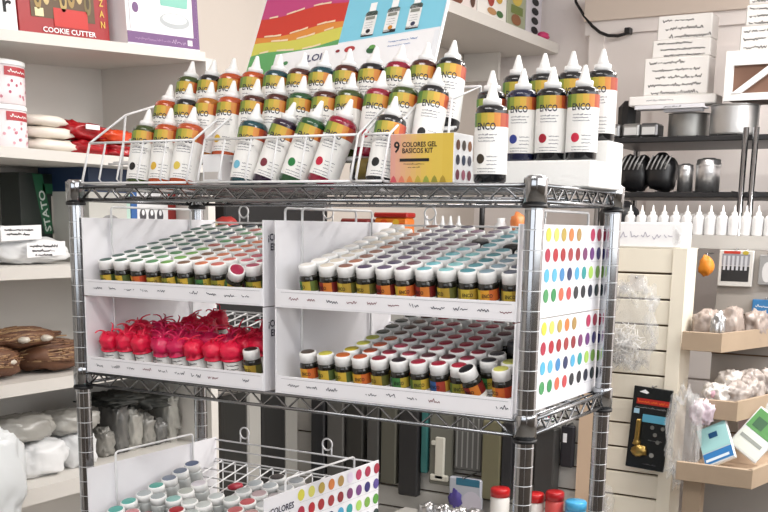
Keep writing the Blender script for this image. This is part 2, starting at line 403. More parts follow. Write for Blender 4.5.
# white wire rack that carries the bottles
def bottle_rack(x0, x1, label, cols, xf=None):
    xf = xf or x1
    o = thing('bottle_rack', label, 'rack', ((x0+x1)/2, .1, .3265), 'white stepped wire racks on the top shelf')
    r = .0019
    YF0, YF1, ZF = -.004, .016, .392
    zb = .3288
    for y, z, q in ((YF0, zb, 1), (YF1, ZF, 1), (.082, zb, 1), (.182, zb, 1), (.057, .362, 1), (.107, .404, 1), (.190, .470, 1), (.028, .3255, .9), (.068, .365, .9), (.116, .407, .9)):
        fr = MB(); fr.tube([(x0, y, z), (x1 if y > .075 else xf, y, z)], r*q, WHITEW); fr.build('rail', o)
    for x in (x0, x1):
        e = MB()
        if x == x1 and xf != x1:
            e.tube([(x, .099, .443), (x, .190, .470), (x, .182, zb), (x, .082, zb), (x, .099, .443)], r, WHITEW)
            e.tube([(xf, .099, .443), (xf, YF1, ZF), (xf, YF0+.001, zb+.004), (xf, YF0+.006, zb), (xf, .082, zb)], r, WHITEW); e.build('end_frame', o); continue
        e.tube([(x, YF1, ZF), (x, YF0+.001, zb+.004), (x, YF0+.006, zb), (x, .182, zb)], r, WHITEW)
        e.tube([(x, YF1, ZF), (x, .099, .443), (x, .190, .470)], r, WHITEW); e.tube([(x, .099, .443), (x, .082, zb)], r, WHITEW); e.tube([(x, .190, .470), (x, .182, zb)], r, WHITEW)
        e.build('end_frame', o)
    for x in cols:
        dv = MB(); dv.tube([(x, YF1, ZF), (x, YF0+.003, zb+.006), (x, YF0+.008, zb+.001), (x, .05, zb+.0005)], r*.9, WHITEW, 5); dv.build('divider', o)
bottle_rack(.020, .236, 'white wire bottle rack at the left end of the top shelf', [.055, .093, .135, .182])
bottle_rack(.258, .528, 'white wire bottle rack behind the leaning front row bottles', [.296, .345, .392, .442, .490])
bottle_rack(.537, .628, 'narrow white wire bottle rack behind the colour kit box', [], .5785)

# poster board
pa = math.atan(.6); tilt = math.radians(5)
po_o = Vector((.35, .24, .537))
PU = Vector((math.cos(tilt), math.sin(pa)*math.sin(tilt), math.cos(pa)*math.sin(tilt)))
PV = Vector((-math.sin(tilt), math.sin(pa)*math.cos(tilt), math.cos(pa)*math.cos(tilt))); PN = PU.cross(PV)   # PN faces the viewer
def pmap(d): return lambda u, v: po_o+PU*u+PV*v+PN*d
pst = thing('poster_board', 'tilted poster of a rainbow cake and squeeze bottles behind the bottle racks', 'poster', po_o)
b = MB(); u0, u1, v0, v1 = -.18, .178, -.085, .26
b.add([pmap(-.006)(u0, v0), pmap(-.006)(u1, v0), pmap(-.006)(u1, v1), pmap(-.006)(u0, v1), pmap(0)(u0, v0), pmap(0)(u1, v0), pmap(0)(u1, v1), pmap(0)(u0, v1)],
      [(0, 3, 2, 1), (4, 5, 6, 7), (0, 1, 5, 4), (1, 2, 6, 5), (2, 3, 7, 6), (3, 0, 4, 7)], CARD); b.build('backing_board', pst)
p = MB(); m1, m2 = pmap(.0006), pmap(.0012); m3 = pmap(.0018)
p.rect(m1, u0+.002, v0, u1-.002, .024, colmat('#eef0f4', .4)); p.rect(m1, -.006, .024, u1-.002, v1-.002, colmat('#84cfe6', .35))
bands = ['#62a866', '#d4cf5c', '#e09040', '#cf3f30', '#c4477f', '#a45fae', '#6aa0d0']
edges = [-.06, .026, .050, .064, .106, .150, .200, v1-.002]
ud = [u0+.002+i*(.172/10) for i in range(11)]
def wob(k, u): return edges[k]+ (0 if k in (0, 7) else .004*math.sin(u*38+k)+.03*(u+.09))
for k in range(7):
    for i in range(10):
        p.poly(m1 if k else m2, [(ud[i], wob(k, ud[i])), (ud[i+1], wob(k, ud[i+1])), (ud[i+1], wob(k+1, ud[i+1])), (ud[i], wob(k+1, ud[i]))], colmat(bands[k], .5))
for k in (1, 2, 3, 4, 5):
    for i in range(1, 9): 
        if (i+k) % 3: p.poly(m2, [(ud[i], wob(k, ud[i])), (ud[i+1], wob(k, ud[i+1])), (ud[i+1], wob(k, ud[i+1])+.004), (ud[i], wob(k, ud[i])+.003)], colmat('#f0d8b8', .5))
p.build('rainbow_cake_print', pst)
p = MB()
p.rect(pmap(.0018), -.125, v0, u1-.01, .020, colmat('#f4f4f6', .4))
m2, m3 = pmap(.0016), pmap(.0026)
for i, u in enumerate((.045, .085, .125)):
    p.rect(m2, u-.011, .030, u+.011, .074, colmat('#f5f5f3')); p.rect(m2, u-.011, .028, u+.011, .034, INK2); p.poly(m2, [(u-.011, .068), (u+.011, .068), (u+.011, .074), (u+.007, .0775), (u-.007, .0775), (u-.011, .074)], colmat('#4c5a55'))
    p.rect(m2, u-.006, .0775, u+.006, .094, colmat('#fbfbfb')); p.rect(m3, u-.008, .060, u+.008, .066, colmat('#8c8f86')); p.disc(m3, u+.001, .037, .004, .004, colmat(['#2a2a30', '#d08a2c', '#3a3f5a'][i]))
    for q in range(3): p.scrawl(m3, u-.007, .053-.005*q, .014, .002, GREYINK, q, .0005)
p.text(m3, '"LOI"', -.066, -.006, .014, colmat('#4a4a6a')); p.disc(m3, .02, .006, .010, .006, colmat('#b23a3c')); p.disc(m3, -.002, .006, .004, .003, colmat('#8a2630'))
p.disc(m3, .062, -.002, .010, .007, colmat('#2f5a3a')); p.disc(pmap(.0032), .062, .003, .006, .004, colmat('#5f9a4a'))
p.scrawl(m3, .09, .006, .05, .004, colmat('#6a8ac0'), 2, .0009); p.scrawl(m3, .09, -.002, .04, .003, colmat('#6a8ac0'), 3, .0007)
p.disc(m3, -.10, -.002, .005, .004, colmat('#4f8f5a'))
p.build('bottle_advert_print', pst)

# ------------------------------------------------------------------ jars
JT = math.radians(12.4); JP = .0285; SL = math.tan(JT)
DARKG = colmat('#1c1a14', .15, .5)
def jar_protos():
    b = MB(); b.lathe([(0, 0), (.0120, 0), (.0139, .002), (.0139, .0285), (.0126, .0318), (.0112, .033), (0, .033)], DARKG, n=16); bm = b.mesh('gel_jar')
    c = MB(); c.lathe([(.0114, .0322), (.0127, .0325), (.0130, .0445), (.0122, .0468), (.0108, .0472), (.0106, .0466), (0, .0466)], PLAST, n=16); cm = c.mesh('cap')
    lm = []
    sets = [['#4a6a2c', '#8a8a30', '#c9a83a', '#4f6030'], ['#c9b23a', '#d99a30', '#c9662c', '#b8401f'], ['#2f5f4a', '#3f7a3f', '#b8a03a', '#5f7030'],
            ['#b0301f', '#8a2018', '#c9762c', '#701818'], ['#2f4f8a', '#34609c', '#a33a2a', '#d0a040'], ['#8a7a2c', '#c9b040', '#a88a30', '#5a5a24']]
    for s in sets:
        l = MB(); f = cyl(.0142); 
        for i in range(8): l.rect(f, -.026+.0065*i, .0095, -.026+.0065*(i+1), .0245, colmat(s[(i//2) % 4], .5), 2)
        l.rect(f, -.026, .0025, .026, .0092, PAPER, 14)
        l.text(cyl(.0145), 'ENCO', -.003, .0145, .0050, INK2, 'c', .8); l.scrawl(cyl(.0145), -.006, .005, .013, .0026, GREYINK, 4, .0008)
        lm.append(l.mesh('label'))
    return bm, cm, lm
JB, JC, JL = jar_protos()
DM = {}
def discmesh(col):
    if col not in DM:
        d = MB(); d.lathe([(.0103, .0462), (.0103, .0474), (.0098, .0477), (0, .0477)], colmat(col, .45), n=14); DM[col] = d.mesh('lid_disc')
    return DM[col]
FJ = {}
def jar(p, M, col, label, group, lab=None, name='gel_jar', capcol=None, pale=False):
    key = (col, lab, name, capcol, pale)
    if key not in FJ:
        o = bpy.data.objects.new(name, JB); C.objects.link(o)
        c = bpy.data.objects.new('cap', JC); C.objects.link(c); c.parent = o
        if capcol: c.material_slots[0].link = 'OBJECT'; c.material_slots[0].material = colmat(capcol, .35)
        d = bpy.data.objects.new('lid_disc', discmesh(col)); C.objects.link(d); d.parent = c
        if lab is not None: l = bpy.data.objects.new('label', JL[lab]); C.objects.link(l); l.parent = o
        if pale: o.material_slots[0].link = 'OBJECT'; o.material_slots[0].material = colmat('#b9bcbb', .15, .5); d.scale = (1.07, 1.07, 1)
        ORG[o.name] = Vector(); FJ[key] = o
    else: o = dup(FJ[key])
    place(o, p, M); tag(o, label, 'jar', group); return o
def jarpos(x, y0, z0, row): return (x, y0+JP*row, z0+SL*JP*row)

# ------------------------------------------------------------------ trays
PAL = [['#d9d24a', '#d8d46a', '#bba04a', '#cf7a3c', '#ad8b4e', '#e9dff0', '#b83a5e', '#a8304e', '#a52a40'],
       ['#b02442', '#b22030', '#a3262c', '#a03236', '#8e2630', '#7a3a6a', '#71407f', '#2f2a6c', '#5a4a92'],
       ['#55b4da', '#5bb2d4', '#3f86bf', '#22305f', '#4aa6cf', '#2f9a9a', '#a9cf62', '#7aa84a', '#5a9a3f'],
       ['#4a9a5e', '#2f8f52', '#e0694a', '#c2454a', '#23252c', '#20222a', '#262a3c', '#1d3038', '#2a3a3a']]
def tray(x0, x1, yf, z0, label, seed, h=.1245, ywire=True):
    o = thing('jar_display_tray', label, 'display tray', ((x0+x1)/2, yf+.17, z0), 'white jar display trays on the rack')
    yb = yf+.335
    rr = random.Random(seed)
    l = MB(); l.box((x0, yf, z0), (x0+.0022, yb, z0+h), CARD2, bev=.0004); l.build('side_panel', o)
    r_ = MB(); r_.box((x1-.0022, yf, z0), (x1, yb, z0+h), CARD2, bev=.0004)
    fx = facX(x1, .0005); f3 = facX(x1, .0008)
    for j, row in enumerate(PAL):
        for i, c in enumerate(row):
            r_.disc(fx, yf+.096+.0288*i+rr.uniform(-.001, .001), z0+h-.0135-.0272*j, .0094, .0093, colmat(c, .5), 18)
            f_ = f3
        r_.scrawl(f3, yf+.09, z0+h-.0255-.0272*j, .25, .0012, colmat('#c2c2c8'), seed+j, .0004)
    r_.text(f3, '¡COLORES', yf+.010, z0+h-.029, .0105, INK, 'l', 1.0); r_.text(f3, 'EN GEL!', yf+.016, z0+h-.043, .0105, INK, 'l', 1.0)
    for q, c in enumerate(['#35543c', '#2f3a2c', '#5a4632']): r_.disc(fx, yf+.05, z0+.062-.02*q, .009, .008, colmat(c))
    tag(r_.build('side_panel', o), 'right panel with printed colour dots')
    lp = MB(); lp.box((x0+.0022, yf-.001, z0+.0005), (x1-.0022, yf+.0015, z0+.0265), CARD2, bev=.0004)
    fy = facY(yf-.001, .0005); n = int((x1-x0)/.0335)
    lp.rect(fy, x0+.012, z0+.0225, x1-.006, z0+.0229, GREYINK); lp.rect(fy, x0+.012, z0+.003, x1-.006, z0+.0034, colmat('#cfcfd4'))
    for i in range(n):
        if rr.random() < .12: continue
        lp.scrawl(fy, x0+.024+.0335*i, z0+.011+rr.uniform(-.001, .001), rr.uniform(.013, .021), .0062, INK if rr.random() < .85 else colmat('#7a3040'), seed*50+i, .0009)
    lp.build('front_lip', o)
    wr = MB(); rw = .0014
    zf = z0+.009; zb = zf+SL*(yb-yf)
    k = 12
    for i in range(k):
        x = x0+.02+(x1-x0-.04)*i/(k-1); wr.tube([(x, yf+.006, zf-.001), (x, yb-.004, zb-.001)], rw, WHITEW, 5)
    for j in range(11):
        y = yf+.004+(yb-yf-.01)*j/10; wr.tube([(x0+.003, y, zf-.0035+SL*(y-yf)), (x1-.003, y, zf-.0035+SL*(y-yf))], rw, WHITEW, 5)
    for z in (z0+h-.004, z0+h-.022, zb): wr.tube([(x0+.003, yb-.004, z), (x1-.003, yb-.004, z)], rw*1.2, WHITEW, 6)
    for i in range(k):
        x = x0+.02+(x1-x0-.04)*i/(k-1); wr.tube([(x, yb-.004, zb-.001), (x, yb-.004, z0+.001)], rw, WHITEW, 5)
    wr.build('wire_floor', o)
    for sx, x in ((1, x0+.0055), (-1, x1-.0055)):
        hd = MB(); a, b_ = yf+.062, yf+.262; zt = z0+h+.018
        hd.tube([(x, a, z0+.012), (x, a, zt-.005), (x, a+.0015, zt-.0015), (x, a+.005, zt), (x, b_-.005, zt), (x, b_-.0015, zt-.0015), (x, b_, zt-.005), (x, b_, z0+.06)], .0019, WHITEW); hd.build('wire_handle', o)
    for x in (x0+.20*(x1-x0), x0+.71*(x1-x0)):
        g = MB(); cz = z0+h+.016; rad = .0105; y = yb-.004
        g.tube([(x+rad*math.cos(t), y, cz+rad*math.sin(t)) for t in [2*PI*q/18 for q in range(18)]], .0016, WHITEW, 5, closed=True)
        for s in (-1, 1): g.tube([(x+s*rad*.9, y, cz-.004), (x+s*rad*.9, y, z0+h-.004)], .0014, WHITEW, 5)
        g.build('wire_ring', o)
    return o
ZU, ZL = .1505, .0245
tray(.0165, .3815, -.006, ZU, 'white jar tray of green to pink lids, upper left on the rack', 1)
tray(.4015, .7835, -.006, ZU, 'white jar tray of violet to blue lids, upper right on the rack', 2)
tray(.0165, .3815, -.006, ZL, 'white jar tray of pink wrapped jars, lower left on the rack', 3)
tray(.4015, .7835, -.006, ZL, 'white jar tray of yellow to crimson lids, lower right on the rack', 4)
tray(.034, .400, -.033, -.2575, 'white jar tray standing alone on the third shelf, handles up', 5)
TILT = rx(JT)
def jm(): return ry(R.uniform(-.03, .03)) @ rx(JT+R.uniform(-.02, .02)) @ rz(R.uniform(-.35, .6))
def rowname(r): return 'front row' if r == 0 else '%s row' % ORD[r]
# upper left: greens to pinks
UL = [('#2a5148', 'dark teal'), ('#31604c', 'dark green'), ('#3c6a4c', 'dark green'), ('#4f8f5a', 'green'), ('#6ea84f', 'leaf green'), ('#7a5a3f', 'brown'), ('#d0744a', 'orange'), ('#c9685c', 'coral'), ('#c25a6a', 'pink'), ('#a8405a', 'crimson')]
g = 'gel jars in the upper left tray'
def tweak(c, r):
    v = lin(c); return c
y0u, z0u = .0265, ZU+.0125
for c in range(10):
    for r in range(10):
        col, cn = UL[c]
        if r > 2 and c in (2, 3): col, cn = ('#2f4a5a', 'slate blue') if r % 2 else ('#39705a', 'sea green')
        if c in (4, 5) and r >= 4: col, cn = ('#5a9a66', 'green') if r % 2 else ('#b5645a', 'rose')
        if c == 8 and r == 0:
            jar((.303, .020, z0u+.006), ry(.65) @ rx(.45), '#a01f45', 'gel jar with crimson lid disc tipped over in the upper left tray', g, 2); continue
        x = .045+.0333*c+R.uniform(-.0015, .0015)
        lb = '%s topped gel jar, %s from left in %s, upper left tray' % (cn, ORD[c], rowname(r))
        jar(jarpos(x, y0u, z0u, r), jm(), col, lb, g, (R.choice((0, 2, 5, 0, 2, 1)) if r == 0 else None))
# upper right
UR = [('#e6e2dc', 'white'), ('#d9cfc0', 'cream'), ('#8a5a48', 'brown'), ('#4a3a5a', 'dark violet'), ('#5a4a6e', 'violet'), ('#6f4a66', 'plum'), ('#64b4c0', 'turquoise'), ('#7fc0c4', 'pale turquoise'), ('#4f8f9a', 'teal'), ('#7f9aa8', 'grey blue'), ('#5a6070', 'slate grey')]
g = 'gel jars in the upper right tray'
for c in range(11):
    for r in range(10):
        col, cn = UR[c]
        if c == 2 and r % 3 == 1: col, cn = '#a86a50', 'terracotta'
        if c in (3, 4, 5) and r % 2: col, cn = ('#46405a', 'dark violet') if c != 5 else ('#5b3546', 'wine')
        if c == 6 and r >= 5: col, cn = '#5f5068', 'mauve'
        if c in (7, 8) and r > 3: col, cn = '#6fa8b4', 'grey turquoise'
        if r == 9 and c in (1, 5): continue
        x = .445+.0318*c+R.uniform(-.0015, .0015)
        lb = '%s topped gel jar, %s from left in %s, upper right tray' % (cn, ORD[c], rowname(r))
        dark = (c, r) in ((6, 6), (8, 5), (9, 6), (9, 7))
        p_ = jarpos(x, y0u, z0u+.0045, r)
        if dark: jar(p_, jm(), '#1a1a1c', lb.replace(cn+' topped', 'black capped'), g, None, capcol='#1a1a1c')
        else: jar(p_, jm(), col, lb, g, (R.choice((5, 1, 1, 2, 3)) if r == 0 else None))
# lower right
LR = [('#4f4238', 'brown'), ('#c9c24a', 'yellow'), ('#d6b437', 'amber'), ('#b9522f', 'rust orange'), ('#8f2436', 'wine'), ('#30242c', 'near black'), ('#a32840', 'crimson'), ('#a01f38', 'crimson'), ('#b0283f', 'red'), ('#2a2428', 'black'), ('#cfd06a', 'pale yellow')]
g = 'gel jars in the lower right tray'
zl = ZL+.0165
for c in range(11):
    for r in range(10):
        if c < 2 and r > 0: continue
        if c == 2 and r > 7: continue
        if c == 9 and r in (0, 3): continue
        if c == 10 and 1 < r < 4: continue
        if c >= 9 and r > 7: continue
        if c == 8 and r in (8, 9): continue
        col, cn = LR[c]
        if c == 2: col, cn = [('#c96a2f', 'orange'), ('#d8c637', 'yellow'), ('#cfcf52', 'yellow'), ('#c9cf5a', 'lime yellow'), ('#4f5248', 'dark olive'), ('#56584e', 'dark olive'), ('#474a44', 'dark grey'), ('#474a44', 'dark grey')][r]
        elif c == 3 and r > 3: col, cn = '#5e4038', 'brown'
        elif c in (4, 5, 6, 7, 8) and r > 0: col, cn = R.choice([('#8e2c3e', 'wine'), ('#a83248', 'crimson'), ('#6a3a44', 'maroon'), ('#b2405a', 'raspberry')])
        elif c >= 9 and r > 0: col, cn = R.choice([('#3a3a42', 'dark grey'), ('#26262c', 'black')])
        if c == 10 and r == 1: col, cn = '#c8cc70', 'pale yellow'
        x = .444+.0312*c+R.uniform(-.0015, .0015)
        lb = '%s topped gel jar, %s from left in %s, lower right tray' % (cn, ORD[c], rowname(r))
        dk = (c >= 9 and r in (4, 5))
        jar(jarpos(x, y0u-.002, zl, r), jm(), col, lb, g, (R.randrange(6) if r < 2 else None), capcol='#55565a' if dk else None)
jar((.722, .020, zl+.003), ry(-.25) @ rx(.45), '#191a1e', 'gel jar with black lid disc tipped forward in the lower right tray', g, 3)
# lower left: pink wrapped jars
PINK = mat('pink_wrap', '#e01a44', .4, noise_amt=.25, nscale=120, bump=.4)
PINK2 = mat('magenta_wrap', '#cf1a55', .3, noise_amt=.25, nscale=120, bump=.4)
wl = MB(); wl.rect(cyl(.0142), -.026, .0025, .026, .0245, PAPER, 16)
for q in range(3): wl.scrawl(cyl(.0145), -.010, .006+.006*q, .019, .0035, INK2, q, .0009)
WLAB = wl.mesh('label')
WM = []
for s in range(5):
    w = MB(); m = PINK2 if s == 3 else PINK
    w.blob((0, 0, .040), (.0182, .0182, .0145), m, s+3, .30, 2.8, 18, .9, crumple=.2)
    w.lathe([(.0176, .0265), (.0158, .030), (.0146, .036)], m, n=14)
    q = random.Random(s)
    for k in range(3+s % 2):
        a = q.uniform(0, 6.28); L = q.uniform(.014, .028); pts = []
        for t in range(7):
            f = t/6; pts.append((.005*math.cos(a)+.020*f*f*math.cos(a+1.2*f), .005*math.sin(a)+.020*f*f*math.sin(a+1.2*f), .049+L*(f-.45*f**3)))
        w.tube(pts, .0017, m, 6, r2=.0009)
    w.lathe([(.0060, .046), (.0036, .051), (.0030, .056), (0, .057)], m, n=8)
    WM.append(w.mesh('pink_wrap'))
WP = {}
def wrapped(p, M, k, label):
    if k not in WP:
        o = bpy.data.objects.new('wrapped_gel_jar', JB); C.objects.link(o); ORG[o.name] = Vector()
        c = bpy.data.objects.new('pink_wrap', WM[k]); C.objects.link(c); c.parent = o
        l = bpy.data.objects.new('label', WLAB); C.objects.link(l); l.parent = o; WP[k] = o
    else: o = dup(WP[k])
    place(o, p, M); tag(o, label, 'jar', 'pink wrapped jars in the lower left tray')
LLX = [.060, .094, .128, .163, .197, .231, .265, .299, .333]
for c in range(9):
    for r in range(7):
        if r >= 3 and c in (0, 1, 4, 5, 6): continue
        if r >= 4 and c in (2, 3) and (c, r) != (3, 4): continue
        if r >= 6: continue
        if r >= 2 and c in (4, 5) and not (r == 2 and c == 4): continue
        if c == 8 and r == 0: continue
        x = LLX[c]+R.uniform(-.003, .003)-(.012 if r == 0 and c < 3 else 0)
        p_ = (x, .027+.0345*r, ZL+.0135+SL*.0345*r)
        wrapped(p_, ry(R.uniform(-.12, .12)) @ rx(JT+R.uniform(-.08, .08)) @ rz(R.uniform(-.5, .7)), R.randrange(5),
                'pink wrapped jar, %s from left in %s, lower left tray' % (ORD[c], rowname(r)))
jar((.340, .026, ZL+.013), rx(JT), '#3a2a28', 'white capped gel jar at the right end of the pink wrapped jars', 'gel jars in the lower left tray', 5)
# third tray: flat lids
g = 'gel jars in the third shelf tray'
T3 = [(.072, 0, '#4fa39a', 'teal'), (.072, 1, '#55a69c', 'teal'), (.075, 2, '#aab2b4', 'grey'), (.074, 3, '#4f9c90', 'teal'), (.074, 4, '#7a8496', 'blue grey'), (.073, 5, '#6f7a8c', 'blue grey'), (.072, 6, '#5f6f90', 'slate blue'),
      (.107, 0, '#c98a90', 'pink'), (.107, 2, '#9fa8aa', 'grey'), (.140, 0, '#b0353f', 'red'), (.142, 2, '#8fbdb8', 'pale teal'), (.140, 3, '#b4b9b2', 'grey'), (.143, 4, '#e4dfe6', 'white'),
      (.174, 0, '#c27880', 'rose'), (.175, 1, '#a3202c', 'deep red'), (.176, 2, '#c4cac8', 'pale grey'),
      (.207, 0, '#c0c6c4', 'pale grey'), (.207, 1, '#b8c0be', 'grey'), (.207, 2, '#c6ccca', 'pale grey'), (.207, 3, '#bfc6c6', 'grey'),
      (.240, 0, '#c8a0a4', 'dusty pink'), (.240, 1, '#b6bebc', 'grey'), (.240, 3, '#bac2c0', 'grey'), (.240, 4, '#c2c8c8', 'grey'), (.241, 5, '#b4bcc0', 'grey'),
      (.273, 0, '#cf8a88', 'pink'), (.273, 1, '#c97a7c', 'rose'), (.274, 2, '#c4696c', 'coral red'), (.274, 3, '#c05a60', 'coral red'), (.273, 4, '#c8b0b4', 'pale pink'), (.272, 5, '#b8c0c4', 'grey'), (.262, 6, '#3a3638', 'dark'),
      (.306, 0, '#cf9a9a', 'pink'), (.306, 1, '#d0a8a6', 'pale pink'), (.306, 2, '#c9a0a0', 'pale pink'), (.306, 3, '#bfc2c4', 'grey'), (.306, 4, '#c0b8bc', 'grey'), (.305, 5, '#b8bcc0', 'grey'), (.304, 6, '#a8aeb4', 'grey'),
      (.340, 2, '#8a9a90', 'grey green'), (.340, 4, '#9aa2a6', 'grey')]
for x, r, col, cn in T3:
    p_ = (x, -.033+.034+.0325*r, -.2575+.0155+SL*.0325*r)
    kcol = ORD[min(11, int(round((x-.072)/.0335)))]
    jar(p_, jm(), col, '%s topped gel jar, %s column from left, %s, third shelf tray' % (cn, kcol, rowname(r)), g, None, pale=True).scale = (1.14, 1.14, .86)
b = MB(); b.box((-.012, -.006, 0), (.012, .006, .04), colmat('#3a3a3e', .3)); o = tag(b.build('dark_strip_packet', None, (0, 0, 0)), 'dark flat strip lying along the left panel of the third shelf tray', 'packet')
place(o, (.047, .075, -.2215), rx(PI/2-.35+1.57-1.25) @ rz(0)); o.rotation_euler = (math.radians(-78), 0, 0)
b = MB(); b.blob((0, 0, 0), (.011, .018, .006), colmat('#b01f38', .3), 2, .2); o = tag(b.build('red_packet', None, (0, 0, 0)), 'small crimson packet lying on the bare wires of the third shelf tray', 'packet'); place(o, (.165, .195, -.1915))

# ------------------------------------------------------------------ white shelving along the left wall
sh = thing('wall_shelving_unit', 'white laminate shelving along the left wall filled with packets', 'shelves', (-.57, .3, FZ))
XF, XB = -.40, -.74
SA = math.atan(.067)
TM = Matrix.Translation((0, .22, .628)) @ Matrix.Rotation(SA, 4, 'X')
b = MB(); b.box((XB, -.9, -.021), (XF, .5962, 0), LAM, mtx=TM); b.build('shelf_board', sh)
for z, th in ((.41, .021), (.1775, .0255), (-.056, .026), (-.2825, .034), (-.62, .03)):
    b = MB(); b.box((XB, -.75, z-th), (XF, .8155, z), LAM); b.build('shelf_board', sh)
b = MB(); b.box((XB, .816, FZ), (XF, .843, .655), LAM); b.build('side_panel', sh)
b = MB(); b.box((-.757, -.75, FZ), (XB, .843, .66), LAM); b.build('back_panel', sh)
b = MB(); b.box((XB, -.78, FZ), (XF, -.7505, .56), LAM); b.build('side_panel', sh)

def tfacX(x, d=.0008): return lambda u, v: TM @ Vector((x+d, u-.22, v))
# boxes on the top board
o = thing('lettered_white_box', 'white box with a black letter at the left end of the top shelf', 'box', (-.55, .2, .63))
b = MB(); b.box((-.66, -.25, .0008), (-.45, .078, .2), CARD, mtx=TM); b.text(tfacX(-.45), 'r', .262, .040, .034, INK2, 'l', 1.3); b.text(tfacX(-.45), 'To', .16, .04, .034, INK2, 'l', 1.3); b.build('carton', o)
RED = colmat('#9e1a20', .35); 
o = thing('cookie_cutter_box', 'dark red cookie cutter box with a window on the top left shelf', 'box', (-.55, .42, .65))
b = MB(); b.box((-.64, .083, .0008), (-.45, .333, .2), RED, mtx=TM); b.build('carton', o)
b = MB(); f = tfacX(-.45)
b.rect(f, .335, .038, .512, .19, colmat('#5a4226', .4)); f2 = tfacX(-.45, .0014)
for i in range(7):
    u = .345+.023*i; b.disc(f2, u+.01, .075+.01*(i % 3), .010, .022, colmat(['#a3874a', '#c9b27a', '#7a6a3a', '#b59a5a'][i % 4], .4)); b.disc(tfacX(-.45, .0018), u+.01, .078+.01*(i % 3), .005, .013, colmat('#4a3a22', .5))
b.rect(f2, .395, .024, .490, .060, colmat('#c3261f', .4)); b.rect(f2, .345, .040, .368, .056, colmat('#e8dcae', .5))
b.text(f2, 'COOKIE CUTTER', .362, .011, .0105, CARD, 'l', 1.35); b.text(f2, 'N', .527, .032, .014, colmat('#d9b04a')); b.text(f2, 'A', .527, .054, .014, colmat('#d9b04a')); b.text(f2, 'Z', .527, .076, .014, colmat('#d9b04a')); b.build('printed_front', o)
o = thing('cake_stand_box', 'white and purple box picturing a mint cake on a stand, top left shelf', 'box', (-.5, .7, .67))
b = MB(); b.box((-.62, .357, .0008), (-.42, .6, .2), CARD, mtx=TM); b.build('carton', o)
b = MB(); f = tfacX(-.42); f2 = tfacX(-.42, .0014); PUR = colmat('#735080', .4)
b.rect(f, .577, .006, .815, .030, PUR); b.rect(f, .8152, .006, .8195, .2, PUR); b.rect(f, .800, .0302, .8150, .2, PUR); b.rect(f2, .588, .034, .798, .198, colmat('#f1edf0'))
b.disc(tfacX(-.42, .0018), .735, .062, .052, .017, colmat('#b4b9bc', .3), 24); b.disc(tfacX(-.42, .0022), .735, .066, .042, .011, colmat('#e4e6e6', .3), 24)
f4 = tfacX(-.42, .0022); TE = colmat('#86c4b4', .5)
b.poly(f4, [(.690, .092), (.780, .092), (.784, .112), (.776, .124), (.694, .124), (.686, .112)], TE); b.disc(tfacX(-.42, .0030), .735, .124, .041, .012, colmat('#a5d8ca', .5), 20)
b.disc(f4, .606, .080, .010, .011, PUR); b.scrawl(f2, .60, .013, .12, .007, colmat('#b79ac0'), 5, .0008); b.rect(tfacX(-.42, .0018), .776, .012, .793, .024, CARD); b.scrawl(tfacX(-.42, .0018), .72, .012, .05, .012, colmat('#cdb9d4'), 7, .001); b.build('printed_front', o)

# second board: tubs, candy bags
TUB = colmat('#f0e4e6', .35)
def tub(z, label):
    o = thing('patterned_tub', label, 'tub', (-.5, .272, z)); c = (-.50, .272, z); r = .0605
    b = MB(); b.lathe([(0, 0), (r-.002, 0), (r, .003), (r, .076), (0, .076)], TUB, c, 28)
    q = random.Random(int(z*1000)); m = lambda d: (lambda u, v: Vector((c[0]+(r+d)*math.cos(u/r), c[1]+(r+d)*math.sin(u/r), z+v)))
    b.rect(m(.0006), -.022, .054, .042, .071, colmat('#b3323c', .4), 12); b.text(m(.0012), 'AZUCAR', -.014, .0575, .0095, PAPER, 'l', 1.0) if False else b.scrawl(m(.0012), -.014, .0575, .048, .010, PAPER, 3, .0016)
    for i in range(26): b.disc(m(.0006), q.uniform(-.07, .08), q.uniform(.006, .05), .0032, .0032, colmat(q.choice(['#c97a8a', '#d9a0ac', '#b5506a']), .4), 8)
    b.build('body', o)
    b = MB(); b.lathe([(r+.0014, .075), (r+.0014, .083), (r-.001, .0845), (0, .0845)], PLAST, c, 28); b.build('lid', o)
tub(.4108, 'white pink spotted tub at the bottom of the stack of two tubs'); tub(.4965, 'white pink spotted tub on top of the stack of two tubs')
CREAMW = colmat('#e9e1d6', .4)
for i, (y, z, rr, lb) in enumerate([(.40, .425, (.05, .062, .0145), 'cream candy packet lowest in the pile beside the spotted tubs'), (.395, .4515, (.048, .058, .013), 'cream candy packet in the middle of the pile beside the spotted tubs'), (.390, .476, (.045, .05, .012), 'cream candy packet on top of the pile beside the spotted tubs')]):
    b = MB(); b.blob((-.5, y, z), rr, CREAMW, i+1, .18, 2.5, 18, .7, crumple=.05); tag(b.build('candy_packet', None, (-.5, y, z-.012)), lb, 'packet')
RC = mat('red_candy', '#a5141d', .22, noise_amt=.4, nscale=45, bump=.25); OC = mat('orange_candy', '#d9481f', .22, noise_amt=.35, nscale=45, bump=.25)
for i, (y, z, rr, m, lb) in enumerate([(.50, .426, (.05, .062, .0155), RC, 'shiny red candy bag lying on the shelf beside the orange bag'),
      (.485, .463, (.046, .068, .019), RC, 'large shiny red candy bag on top of the candy pile'),
      (.595, .4255, (.05, .058, .015), RC, 'red candy bag lying under the orange candy bag'), (.588, .457, (.05, .070, .0155), OC, 'shiny orange candy bag on top at the right of the red bags')]):
    b = MB(); b.blob((-.5, y, z), rr, m, i+11, .26, 2.5, 40, .75, crumple=.2)
    b.box((-.445, y-.02, z+.002), (-.443, y+.02, z+.012), CARD) if i == 1 else None
    tag(b.build('candy_bag', None, (-.5, y, z-.015)), lb, 'bag', 'candy bags on the second shelf')

